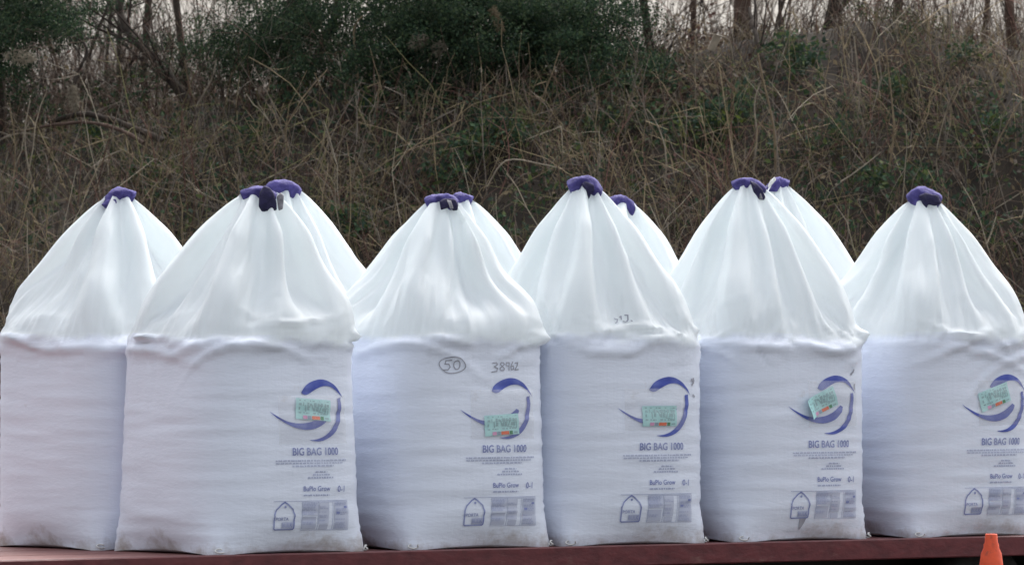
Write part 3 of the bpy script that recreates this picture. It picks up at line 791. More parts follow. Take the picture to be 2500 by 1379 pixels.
LABELS = {
 'b1': 'plain white bulk bag set back at the left end, crescent purple sleeve on top',
 'b2': 'widest white bulk bag, with a dark purple flap hanging from its gathered top',
 'b3': 'white bulk bag with a circled 50 and 38962 handwritten above its blue logo',
 'b4': 'white bulk bag with small dark marks low on the hood and a level mint card',
 'b5': 'white bulk bag with a tilted curling mint card and a dark streak near the bottom',
 'b6': 'white bulk bag behind the orange traffic cone, purple dome sleeve on its peak',
 'b2r': 'unprinted back of a white bulk bag behind the one with the dark purple flap',
 'b3r': 'white bulk bag mostly hidden behind the bag with the handwritten 50',
 'b4r': 'low peaked white bulk bag showing behind the bag with the level mint card',
 'b5r': 'white bulk bag whose purple and white sleeve shows behind the bag with the tilted card',
}
LABELS['b2r'] = 'white bulk bag mostly hidden behind the widest bag with the dark purple flap'
CARDS = {   # centre of the card in the fourth bag's print pixels, tilt, film pocket
 'b2': (1611, 1018-947+917, -4, (1530, 1692, 955, 1068), 0.0),
 'b3': (1607, 1062-950+917, 3, (1535, 1690, 945, 1062), 0.0),
 'b4': (1608, 1012, 0, (1526, 1672, 945, 1046), 0.0),
 'b5': (1592, 992-925+917, 21, (1560, 1690, 930, 1042), 1.0),
 'b6': (1596, 982-925+917, 17, (1552, 1690, 932, 1045), 0.0),
}
SLEEVES = {   # half length, drop left, drop right, radius
 'b1': (0.085, 0.085, 0.015, 0.036, 'purple'), 'b2': (0.085, 0.020, 0.035, 0.034, 'purple'), 'b3': (0.078, 0.025, 0.03, 0.036, 'purple'),
 'b4': (0.082, 0.030, 0.065, 0.044, 'purple'), 'b5': (0.085, 0.015, 0.050, 0.032, 'purple'), 'b6': (0.085, 0.030, 0.045, 0.046, 'purple'),
 'b2r': (0.085, 0.030, 0.045, 0.042, 'purple'), 'b3r': (0.055, 0.02, 0.02, 0.036, 'purple'), 'b4r': (0.070, 0.010, 0.055, 0.036, 'purple'),
 'b5r': (0.060, 0.050, 0.012, 0.034, 'purple'),
}
for bi, B in enumerate(BAGS):
    k = B['k']
    root = empty('big_bag', B['loc'], B['rz']); B['root'] = root
    tag(root, LABELS[k], 'bulk bag', 'white bulk bags on the flatbed')
    G = np.concatenate([BODY[bi], XH[bi, 1:]], 0)
    rs = RB+NSPLIT
    G = crumple(G, B, rs)
    B['skin'] = skin = Skin(G, B['s'])
    bod = G[:rs+1]; hod = G[rs:]
    # close the bottom
    c = bod[0].copy(); ring = [c*np.array([f, f, 1]) for f in (0.9, 0.5, 0.05)]
    ringz = [c2+np.array([0, 0, -0.0]) for c2 in ring]
    low = np.stack(ringz[::-1]); 
    for q in low: q[:, 2] = 0.004
    Vb_ = np.concatenate([low, bod], 0)
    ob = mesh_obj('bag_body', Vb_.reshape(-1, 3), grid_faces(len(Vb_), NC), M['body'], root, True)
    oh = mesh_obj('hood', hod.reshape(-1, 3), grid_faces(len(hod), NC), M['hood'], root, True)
    gu = np.roll(G, -1, 1)-np.roll(G, 1, 1); gn = np.cross(gu, np.gradient(G, axis=0)); gn /= np.linalg.norm(gn, axis=2, keepdims=True)+1e-9
    lown = np.zeros((3, NC, 3)); lown[..., 2] = -1
    ob.data.normals_split_custom_set_from_vertices(np.concatenate([lown, gn[:rs+1]], 0).reshape(-1, 3).tolist())
    oh.data.normals_split_custom_set_from_vertices(gn[rs:].reshape(-1, 3).tolist())
    sl = sleeve(root, B, SLEEVES[k][:4]+(M[SLEEVES[k][4]],), B['seed'])
    B['sleeve'] = sl
    if k in CARDS:
        for bl in BLADES: bl.lay('logo_blade', skin, M['ink'], root, 0.0034)
        LETTER.lay('lettering', skin, M['ink_text'], root, 0.0034)
        GRADE.lay('lettering', skin, M['ink_text'], root, 0.0034); NUM.lay('lettering', skin, M['ink_text'], root, 0.0034)
        WASH.lay('printed_table', skin, M['ink_wash'], root, 0.0022)
        FAINT.lay('small_print', skin, M['ink_faint'], root, 0.0030)['kind'] = 'stuff'
        EMBLEM.lay('tag_emblem', skin, M['ink_text'], root, 0.0036)
    if k in CARDS: add_card(root, skin, *CARDS[k])
    if B['v'] < 0.95:
        cord_tie(root, skin, -0.5*(PER/4)*B['s']+0.01, B['seed'], 0.6)
        cord_tie(root, skin, 0.5*(PER/4)*B['s'], B['seed']+50, 0.7)
BG = {B['k']: B for B in BAGS}
S5 = 1/505.0
def fl(k, pts_px, th, mat, name='sleeve_flap', y=-0.068):
    B = BG[k]; s_ = B['loc'].y/F_PX
    flap(B['sleeve'], B, [((x-B['peak'][0])*s_, -(yv-B['peak'][1])*s_) for x, yv in pts_px], th, mat, name, y)
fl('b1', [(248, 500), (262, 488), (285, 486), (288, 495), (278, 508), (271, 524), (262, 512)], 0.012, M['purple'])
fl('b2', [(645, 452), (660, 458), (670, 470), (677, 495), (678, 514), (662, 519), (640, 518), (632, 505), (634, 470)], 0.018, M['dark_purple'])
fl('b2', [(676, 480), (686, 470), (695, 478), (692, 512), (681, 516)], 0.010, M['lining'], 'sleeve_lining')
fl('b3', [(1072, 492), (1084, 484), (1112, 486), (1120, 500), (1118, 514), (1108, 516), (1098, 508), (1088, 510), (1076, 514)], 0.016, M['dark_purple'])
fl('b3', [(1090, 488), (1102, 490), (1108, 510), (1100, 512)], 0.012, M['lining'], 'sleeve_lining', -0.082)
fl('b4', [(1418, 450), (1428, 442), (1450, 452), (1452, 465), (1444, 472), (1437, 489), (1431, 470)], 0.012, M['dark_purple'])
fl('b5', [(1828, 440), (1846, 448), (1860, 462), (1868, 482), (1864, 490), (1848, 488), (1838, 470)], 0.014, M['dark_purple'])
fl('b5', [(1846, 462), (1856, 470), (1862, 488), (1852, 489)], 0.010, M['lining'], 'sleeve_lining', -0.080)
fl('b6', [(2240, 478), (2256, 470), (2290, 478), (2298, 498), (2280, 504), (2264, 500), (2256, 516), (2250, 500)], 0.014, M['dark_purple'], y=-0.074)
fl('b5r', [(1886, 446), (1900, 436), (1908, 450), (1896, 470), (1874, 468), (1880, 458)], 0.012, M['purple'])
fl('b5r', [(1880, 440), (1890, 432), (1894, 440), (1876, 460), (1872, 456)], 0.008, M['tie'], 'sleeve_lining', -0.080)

# handwriting and dark marks
pr = Print2D()
def b3p(x, y): return (PU(x-1215+1612), PV(y-1122+1085))
circ = [b3p(1098+29*math.cos(a)+2*math.sin(3*a), 922+20*math.sin(a)) for a in np.linspace(0, 6.5, 30)]
pr.line(circ, 0.0050)
pr.line([b3p(*p) for p in [(1096, 910), (1083, 911), (1081, 920), (1090, 920), (1093, 927), (1088, 934), (1078, 934)]], 0.0055)
pr.line([b3p(1108+7*math.cos(a), 922+11*math.sin(a)) for a in np.linspace(0, 6.4, 16)], 0.0055)
for st in [[(1193, 918), (1203, 917), (1205, 922), (1197, 927), (1205, 931), (1203, 938), (1190, 940)], [(1217, 926), (1212, 922), (1214, 917), (1220, 917), (1222, 921), (1217, 926), (1211, 931), (1213, 936), (1220, 936), (1222, 932), (1217, 926)],
           [(1234, 926), (1226, 924), (1227, 917), (1234, 917), (1233, 936)], [(1243, 915), (1238, 926), (1239, 935), (1245, 933), (1244, 925), (1238, 927)],
           [(1248, 918), (1255, 917), (1254, 925), (1248, 935), (1257, 934)]]:
    pr.line([b3p(*p) for p in st], 0.0055)
pr.lay('handwriting', BG['b3']['skin'], M['marker'], BG['b3']['root'], 0.003)
pr = Print2D()
for st in [[(1694, 924), (1702, 932), (1697, 938)], [(1700, 922), (1703, 928)], [(1699, 962), (1704, 966)]]:
    pr.line([(PU(x), PV(y)) for x, y in st], 0.010)
pr.lay('scuff_mark', BG['b4']['skin'], M['marker'], BG['b4']['root'], 0.003)
pr = Print2D()
hv = Z0+DZ*(NSPLIT+3)
for st in [[(-0.145, 0.04), (-0.13, 0.03), (-0.14, 0.01), (-0.155, 0.0)], [(-0.112, 0.045), (-0.10, 0.05), (-0.105, 0.03)], [(-0.10, 0.015), (-0.09, 0.005)], [(-0.08, 0.05), (-0.066, 0.045), (-0.072, 0.02), (-0.085, 0.005)], [(-0.06, 0.01), (-0.055, 0.005)]]:
    pr.line([(u+0.02, hv+v) for u, v in st], 0.007)
pr.lay('hood_mark', BG['b4']['skin'], M['marker'], BG['b4']['root'], 0.004)
pr = Print2D()
for st in [[(2098, 915), (2106, 908), (2108, 903)], [(2108, 940), (2110, 952)]]: pr.line([(PU(x-2033+1612), PV(y+0)) for x, y in st], 0.010)
pr.lay('scuff_mark', BG['b5']['skin'], M['marker'], BG['b5']['root'], 0.003)
pr = Print2D(); A = [(1965, 1266), (1966, 1280), (1967, 1297)]; Bq = [(1982, 1264), (1978, 1280), (1970, 1297)]
pr.strip([(PU(x-2033+1612), PV(y+3)) for x, y in A], [(PU(x-2033+1612), PV(y+3)) for x, y in Bq])
pr.lay('dark_streak', BG['b5']['skin'], M['marker'], BG['b5']['root'], 0.003)

# ------------------------------------------------------------------ traffic cone
cp = P(2420, 740, 35.4); ct = empty('traffic_cone', (cp.x, cp.y, 0))
tag(ct, 'orange traffic cone on the ground in front of the flatbed', 'traffic cone')
n = 40
prof = [(0.140, 0.028), (0.128, 0.045), (0.118, 0.075), (0.100, 0.20), (0.080, 0.36), (0.0625, 0.50), (0.050, 0.595), (0.0385, 0.622), (0.0375, 0.640), (0.0320, 0.652), (0.0300, 0.690), (0.0275, 0.6945), (0.0225, 0.6935), (0.021, 0.66), (0.03, 0.55)]
V = [(r*math.cos(a), r*math.sin(a), z) for r, z in prof for a in np.arange(n)/n*2*math.pi]
F = [(i*n+j, i*n+(j+1) % n, (i+1)*n+(j+1) % n, (i+1)*n+j) for i in range(len(prof)-1) for j in range(n)]
V = [(x, y, 0.028+(z-0.028)*0.94) for x, y, z in V]
mesh_obj('cone_body', V, F, M['cone'], ct, True)
bevel_box('cone_base', (-0.17, 0.17, -0.17, 0.17, 0.0, 0.030), M['cone_base'], ct, 0.012)
# ------------------------------------------------------------------ vegetation on the bank
def px_of(X, Y): return X/Y*F_PX+1250
TAN = np.array([0.338, 0.269, 0.169]); GREY = np.array([0.232, 0.198, 0.165]); BRN = np.array([0.143, 0.101, 0.078]); RED = np.array([0.186, 0.102, 0.084]); OLV = np.array([0.206, 0.194, 0.094]); DRK = np.array([0.040, 0.031, 0.027]); PALE = np.array([0.40, 0.35, 0.27])

def stems(n, seed, lmin, lmax, r0, r1, pal, prob, lean=0.35, bend=0.5, xr=(-5.2, 5.2), yr=(41.0, 47.3), segs=6, forks=0, dens=None, sides=3):
    r = np.random.default_rng(seed)
    X = r.uniform(*xr, n*4); Y = r.uniform(*yr, n*4)
    if dens is not None:
        keep = r.random(n*4) < dens(X, Y); X, Y = X[keep][:n], Y[keep][:n]
    else: X, Y = X[:n], Y[:n]
    n = len(X); Z = bank_z(X, Y)-0.03
    L = r.uniform(lmin, lmax, n)*(0.6+0.8*r.random(n)**1.5)
    if yr[1] < 47.5: L = L*np.clip((47.4-Y)/1.6, 0.34, 1)
    d = np.stack([r.normal(0, lean, n)+0.12*wob(X*1.1, seed, 1.0), r.normal(-0.12, lean*0.8, n), np.ones(n)], -1); d /= np.linalg.norm(d, axis=1, keepdims=True)
    side = np.stack([r.normal(0, 1, n), r.normal(-0.2, 0.7, n), r.normal(-0.45, 0.35, n)], -1)
    t = np.linspace(0, 1, segs)[None, :, None]
    b = (bend*r.random(n)**1.5)[:, None, None]
    P0 = np.stack([X, Y, Z], -1)[:, None, :]
    path = P0+L[:, None, None]*(d[:, None, :]*t+side[:, None, :]*b*t*t)+r.normal(0, 0.012, (n, segs, 3))*t
    # kinked stalks
    kk = r.random(n) < 0.16; ks = r.integers(2, segs-1, n)
    for s_ in range(segs):
        m_ = kk & (s_ > ks)
        if m_.any():
            base = path[np.arange(n), ks]
            dv = np.stack([np.sign(side[:, 0])*0.9, side[:, 1]*0.4, -0.25+0.3*side[:, 2]], -1)
            path[m_, s_] = (base+dv*(L*(s_-ks)/segs)[:, None])[m_]
    rad = r.uniform(r0, r1, n)[:, None]*np.linspace(1, 0.45, segs)[None]
    ci = r.choice(len(pal), n, p=prob); C = np.array(pal)[ci]*r.uniform(0.65, 1.3, n)[:, None]
    return path, rad, C

def stem_obj(name, sets, mat, label, cat, sides=3):
    Vs, Fs, Cs = [], [], []; k = 0
    for path, rad, C in sets:
        V, F = tube_arrays(path, rad, sides, False)
        Vs.append(V); Fs.append(F+k); k += len(V); Cs.append(np.repeat(C, path.shape[1]*sides, 0))
    o = mesh_obj(name, np.concatenate(Vs), np.concatenate(Fs), mat, None, True, np.concatenate(Cs))
    return tag(o, label, cat, kind='stuff')

def branchlets(path, rad, C, n_per, seed, lf=0.35, spread=0.8):
    """side shoots off a set of stems"""
    r = np.random.default_rng(seed); N_, S, _ = path.shape
    i = r.integers(0, N_, int(N_*n_per)); s_ = r.integers(max(1, min(S//3, S-2)), S-1, len(i))
    p0 = path[i, s_]; ax = path[i, s_+1]-path[i, s_]; ax /= np.linalg.norm(ax, axis=1, keepdims=True)+1e-9
    d = ax+r.normal(0, spread, (len(i), 3)); d /= np.linalg.norm(d, axis=1, keepdims=True)
    Lt = np.linalg.norm(path[i, -1]-path[i, 0], axis=1)*lf*r.uniform(0.4, 1.2, len(i))
    t = np.linspace(0, 1, 4)[None, :, None]
    pp = p0[:, None]+Lt[:, None, None]*(d[:, None]*t)+np.array([0, 0, 1.])*(Lt*r.normal(0, 0.22, len(i)))[:, None, None]*t*t
    rr = (rad[i, s_]*0.6)[:, None]*np.linspace(1, 0.5, 4)[None]
    return pp, rr, C[i]*r.uniform(0.8, 1.2, len(i))[:, None]

def patchy(X, Y): return np.clip(0.52+0.42*np.sin(X*2.6+1.3*np.sin(Y*2.1+X)+0.6)*np.sin(Y*2.3+1.1*np.sin(X*1.7)+2.0)+0.22*np.sin(X*6.1+Y*3.3)*np.sin(Y*5.2-X*2.2), 0.07, 1)
A_ = stems(13000, 101, 0.25, 0.62, 0.0021, 0.0041, [GREY, TAN, BRN, RED, OLV, DRK], [.25, .2, .19, .09, .11, .16], 0.36, 0.7, dens=patchy)
B_ = stems(1850, 102, 0.45, 0.9, 0.0030, 0.0058, [GREY, TAN, BRN, RED, PALE, OLV], [.29, .24, .18, .10, .12, .07], 0.26, 0.6)
stem_obj('dry_stems', [A_, branchlets(*A_, 0.9, 3), B_, branchlets(*B_, 2.2, 4)], M['stem'], 'tangle of brown and grey dead stems covering the bank behind the bags', 'undergrowth')
G_ = stems(12500, 103, 0.18, 0.42, 0.0014, 0.0028, [TAN, OLV, GREY, BRN], [.32, .28, .22, .18], 0.55, 1.3, segs=5, dens=patchy)
stem_obj('dead_grass', [G_], M['stem'], 'thin dead grass between the stems on the bank', 'grass')

# leaf clusters: brambles and ivy
def leaves(centres, per, spread, size, pal, seed, up=0.5):
    r = np.random.default_rng(seed); c = np.repeat(np.asarray(centres), per, 0); n = len(c)
    p = c+r.normal(0, 1, (n, 3))*np.asarray(spread)
    a = r.normal(0, 1, (n, 3)); a /= np.linalg.norm(a, axis=1, keepdims=True)
    nn = r.normal(0, 1, (n, 3))+np.array([0, -0.5, up]); b = np.cross(nn, a); b /= np.linalg.norm(b, axis=1, keepdims=True)+1e-9
    nn = np.cross(a, b)
    s = r.uniform(0.6, 1.3, n)[:, None]*size
    V = np.stack([p-a*s, p+b*s*0.55+nn*s*0.12, p+a*s, p-b*s*0.55+nn*s*0.12], 1).reshape(-1, 3)
    F = np.arange(n*4).reshape(n, 4)
    F = np.concatenate([F[:, [0, 1, 2]], F[:, [0, 2, 3]]])
    C = np.array(pal)[r.integers(0, len(pal), n)]*r.uniform(0.6, 1.35, n)[:, None]
    return V, F, np.repeat(C, 4, 0)
def leaf_obj(name, sets, mat, parent=None):
    k = 0; Vs, Fs, Cs = [], [], []
    for V, F, C in sets: Vs.append(V); Fs.append(F+k); Cs.append(C); k += len(V)
    return mesh_obj(name, np.concatenate(Vs), np.concatenate(Fs), mat, parent, False, np.concatenate(Cs))
GRN = [np.array(c) for c in [(0.040, 0.075, 0.042), (0.052, 0.092, 0.046), (0.080, 0.105, 0.038), (0.038, 0.064, 0.046)]]
YEL = [np.array(c) for c in [(0.13, 0.15, 0.035), (0.10, 0.13, 0.03)]]
def bank_pt(px, py, out_=0.12):
    """point a little in front of the bank's surface seen at this pixel"""
    Y = np.linspace(40.6, 47.4, 300); X = (px-1250)/F_PX*Y; Z = EYE-(py-740)/F_PX*Y
    below = np.nonzero(Z <= bank_z(X, Y))[0]
    i = below[0] if len(below) else 299
    return np.array([X[i], Y[i]-out_, Z[i]])
spots = [(1470, 200, 70, 30), (1530, 190, 50, 26), (1210, 295, 45, 30), (1185, 330, 40, 20), (1760, 300, 60, 34), (1650, 320, 30, 16), (1910, 130, 60, 26), (1960, 150, 40, 22), (1250, 330, 40, 24), (1600, 170, 50, 30), (1720, 280, 50, 22), (1560, 280, 40, 20), (240, 320, 30, 16), (900, 245, 40, 18), (2040, 330, 30, 12), (2180, 200, 40, 14), (2350, 130, 30, 14), (1130, 360, 50, 20), (1350, 230, 60, 22), (2420, 300, 30, 12), (860, 540, 40, 20), (1090, 420, 40, 14), (700, 230, 40, 10), (2130, 430, 40, 14), (2230, 430, 30, 12), (1460, 300, 60, 20), (1820, 250, 60, 16), (600, 330, 50, 10), (350, 420, 40, 12)]
cs, cy = [], []
rs_ = random.Random(3)
for x, y, sp, nn_ in spots:
    for _ in range(int(nn_*1.5)): cs.append(bank_pt(x+rs_.gauss(0, sp*0.55), y+rs_.gauss(0, sp*0.35), rs_.uniform(0.1, 0.4)))
for x, y in [(1665, 322), (1662, 318), (1497, 152), (910, 250), (85, 380), (240, 325), (1790, 290), (1745, 300)]:
    for _ in range(3): cy.append(bank_pt(x+rs_.gauss(0, 6), y+rs_.gauss(0, 5), 0.45))
for _ in range(1000): cs.append(bank_pt(rs_.uniform(-600, 3100), rs_.uniform(200, 600), rs_.uniform(0.05, 0.35)))
lv = leaf_obj('bramble_leaves', [leaves(cs, 9, (0.05, 0.05, 0.04), 0.021, GRN, 5), leaves(cy, 2, (0.02, 0.02, 0.02), 0.018, YEL, 6)], M['leaf'])
tag(lv, 'scattered green bramble leaves among the dead stems on the bank', 'leaves', kind='stuff')
ct_ = [bank_pt(rs_.uniform(-600, 3100), rs_.uniform(130, 640), 0.03) for _ in range(2100)]+[bank_pt(rs_.gauss(1690, 60), rs_.gauss(170, 60), 0.06) for _ in range(260)]
lt = leaf_obj('leaf_litter', [leaves(ct_, 5, (0.09, 0.09, 0.05), 0.020, [BRN, GREY*0.8, TAN*0.7, RED*0.7, DRK], 8)], M['leaf'])
tag(lt, 'brown fallen leaves lying on the slope under the stems', 'leaf litter', kind='stuff')

# ------------------------------------------------------------------ trees
def grow(seed, base, d0, L, r0, levels, nchild, spread, segs=7, up=0.15, gn=0.10, shrink=0.62):
    """limbs of a tree: list of (path[segs,3], radius[segs], level)"""
    r = np.random.default_rng(seed); outl = []
    def go(p, d, L, r0, lev):
        pts = [np.array(p, float)]; d = np.array(d, float); d /= np.linalg.norm(d)
        for i in range(segs-1):
            d = d+r.normal(0, gn, 3)+np.array([0, 0, up*0.2]); d /= np.linalg.norm(d)
            pts.append(pts[-1]+d*L/(segs-1))
        pts = np.array(pts); rad = r0*np.linspace(1, 0.45 if lev == 0 else 0.3, segs); outl.append((pts, rad, lev))
        if lev < levels:
            nc = nchild[min(lev, len(nchild)-1)]
            for c in range(nc):
                s_ = int(r.integers(1 if r0 < 0.022 else 2, segs)); ax = pts[s_]-pts[s_-1]; ax /= np.linalg.norm(ax)
                dd = ax+r.normal(0, spread, 3); dd[2] += up
                go(pts[s_], dd, L*shrink*r.uniform(0.7, 1.15), rad[s_]*0.62, lev+1)
    go(base, d0, L, r0, 0); return outl

def limb_mesh(name, limbs, mat, parent, col=None, sides=4):
    if not limbs: return None
    V, F = tube_arrays(np.stack([l[0] for l in limbs]), np.stack([l[1] for l in limbs]), sides, False)
    cols = None if col is None else np.tile(col, (len(V), 1))
    return mesh_obj(name, V, F, mat, parent, True, cols)

def bare_tree(name, label, group, seed, base, d0, L, r0, bark, levels=3, nchild=(7, 5, 4), spread=0.55, cat='tree', shrink=0.55, gn=0.1, twigcol=BRN):
    root = empty(name, base); tag(root, label, cat, group)
    ls = grow(seed, (0, 0, 0), d0, L, r0, levels, nchild, spread, shrink=shrink, gn=gn)
    limb_mesh('trunk', [l for l in ls if l[2] == 0], bark, root, sides=8)
    limb_mesh('crown', [l for l in ls if l[2] > 0], M['twig'], root, np.array(twigcol), 3)
    return root

def at_px(px, Y, dz=-0.1):
    X = (px-1250)/F_PX*Y; return (X, Y, float(bank_z(X, Y))+dz)

TG = 'bare trees on the crest of the bank'
#          px    Y     lean x   len  radius  label
bt = [
 (1812, 47.6, -0.02, 4.5, 0.062, 'stout bare trunk on the crest, left of the gap of pale sky', 'bark_brown'),
 (2008, 47.8, 0.04, 4.3, 0.042, 'dark upright trunk just right of the gap of pale sky', 'bark'),
 (1950, 47.9, 0.42, 3.8, 0.022, 'slim trunk leaning across the foot of the dark upright trunk', 'bark'),
 (1600, 47.3, -0.10, 3.6, 0.030, 'dark thin trunk beside the right end of the evergreen', 'bark'),
 (1865, 48.6, 0.10, 3.4, 0.014, 'slender forked sapling standing against the pale sky gap', 'bark'),
 (1925, 49.0, -0.06, 3.6, 0.015, 'greyish sapling with many upright twigs in the pale sky gap', 'bark'),
 (2180, 48.0, 0.05, 4.0, 0.036, 'brown trunk above the small green shrub on the crest', 'bark_brown'),
 (2395, 47.6, 0.03, 4.0, 0.020, 'straight trunk at the right end of the crest, left of the thicker last one', 'bark_brown'),
 (2475, 47.4, -0.05, 4.2, 0.036, 'last trunk on the right, cut by the edge of the photo', 'bark_brown'),
 (1690, 48.2, 0.05, 3.6, 0.022, 'pale brown trunk between the evergreen and the stout trunk', 'bark_brown'),
 (372, 48.4, 0.03, 4.0, 0.028, 'reddish upright trunk at the left behind the leaning dark trunk', 'bark_brown'),
 (478, 48.0, 0.02, 4.0, 0.026, 'dark straight trunk at the left edge of the evergreens', 'bark'),
 (60, 48.2, -0.05, 3.6, 0.020, 'thin bare tree at the far left among evergreen sprays', 'bark'),
 (150, 48.8, 0.12, 3.2, 0.014, 'crooked sapling left of the leaning dark trunk', 'bark'),
 (230, 49.0, -0.10, 3.4, 0.015, 'slim sapling with drooping twigs near the fallen log', 'bark'),
]
for i, (px, Y, lx, L, r0, lab, bk) in enumerate(bt):
    nm = 'bare_tree' if r0 > 0.02 else 'sapling'
    bare_tree(nm, lab, TG, 200+i, at_px(px, Y, -0.12), (lx, 0.0, 1), L, r0, M[bk], 3, (8, 5, 4) if r0 > 0.018 else (9, 5, 3), 0.5, 'tree', gn=0.075 if r0 > 0.03 else 0.12)

# the leaning dark trunk on the left, its broken branch, the fallen log
def limb_thing(name, label, cat, pts_px, Y0, Y1, r0, r1, mat, n=16, twigs=0, seed=0, group=None):
    pts = np.array([tuple(P(x, y, Y0+(Y1-Y0)*i/(len(pts_px)-1))) for i, (x, y) in enumerate(pts_px)])
    d = np.concatenate([[0], np.cumsum(np.linalg.norm(np.diff(pts, axis=0), axis=1))]); t = np.linspace(0, d[-1], n)
    q = np.stack([np.interp(t, d, pts[:, k]) for k in range(3)], -1)
    for _ in range(2): q[1:-1] = 0.25*q[:-2]+0.5*q[1:-1]+0.25*q[2:]
    r = np.random.default_rng(seed+9); q[1:-1] += r.normal(0, r0*0.12, (n-2, 3))
    base = q[0].copy(); rad = np.linspace(r0, r1, n)*(1+0.08*r.normal(0, 1, n))
    if twigs:
        root = empty(name, base); tag(root, label, cat, group)
        limb_mesh('trunk', [(q-base, rad, 0)], mat, root, sides=8)
        tw = []
        for k in range(twigs):
            s_ = int(r.integers(n//4, n-1)); dd = (q[s_+1]-q[s_])/np.linalg.norm(q[s_+1]-q[s_])+r.normal(0, 0.6, 3)+np.array([0, 0, 0.3])
            tw += grow(int(r.integers(1e6)), q[s_]-base, dd, r.uniform(0.3, 0.9), rad[s_]*0.4, 2, (5, 3), 0.6)
        limb_mesh('branches', tw, M['twig'], root, DRK*1.2, 3)
        return root
    o = mesh_obj(name, *tube_arrays((q-base)[None], rad[None], 8 if r0 > 0.01 else 5, False), mat, None, True)
    o.location = base; tag(o, label, cat, group); return o
limb_thing('leaning_tree', 'dark crooked trunk leaning left across the bright twigs at upper left', 'tree', [(500, 330), (455, 250), (405, 170), (355, 125), (312, 85), (292, 45), (296, -40), (310, -160)], 46.9, 47.6, 0.036, 0.022, M['bark'], 18, 16, 1)
limb_thing('broken_branch', 'thin dark branch bending down from the leaning trunk at upper left', 'branch', [(172, 250), (182, 195), (200, 155), (222, 118), (205, 100), (180, 92)], 46.6, 46.8, 0.016, 0.006, M['bark'], 12, 4, 2)
limb_thing('fallen_log', 'dark fallen log lying on the crest at the left', 'log', [(400, 345), (330, 312), (285, 298), (240, 280), (190, 274), (120, 300)], 46.2, 46.7, 0.024, 0.016, M['bark'], 10, 0, 3)
limb_thing('fallen_branch', 'mossy fallen branch below the dark log at the left', 'branch', [(350, 350), (290, 312), (220, 296), (150, 300), (60, 320)], 46.0, 46.4, 0.014, 0.008, M['bark_brown'], 10, 0, 4)
limb_thing('leaning_tree', 'dark straight trunk leaning under the evergreen left of centre', 'tree', [(770, 150), (800, 90), (825, 20), (840, -120)], 47.0, 47.4, 0.030, 0.022, M['bark'], 12, 6, 5)
limb_thing('dead_limb', 'dark limb running down right from the gap of sky', 'branch', [(1880, 190), (1850, 110), (1838, 60), (1830, 20)], 46.4, 46.9, 0.020, 0.012, M['bark'], 12, 3, 6)

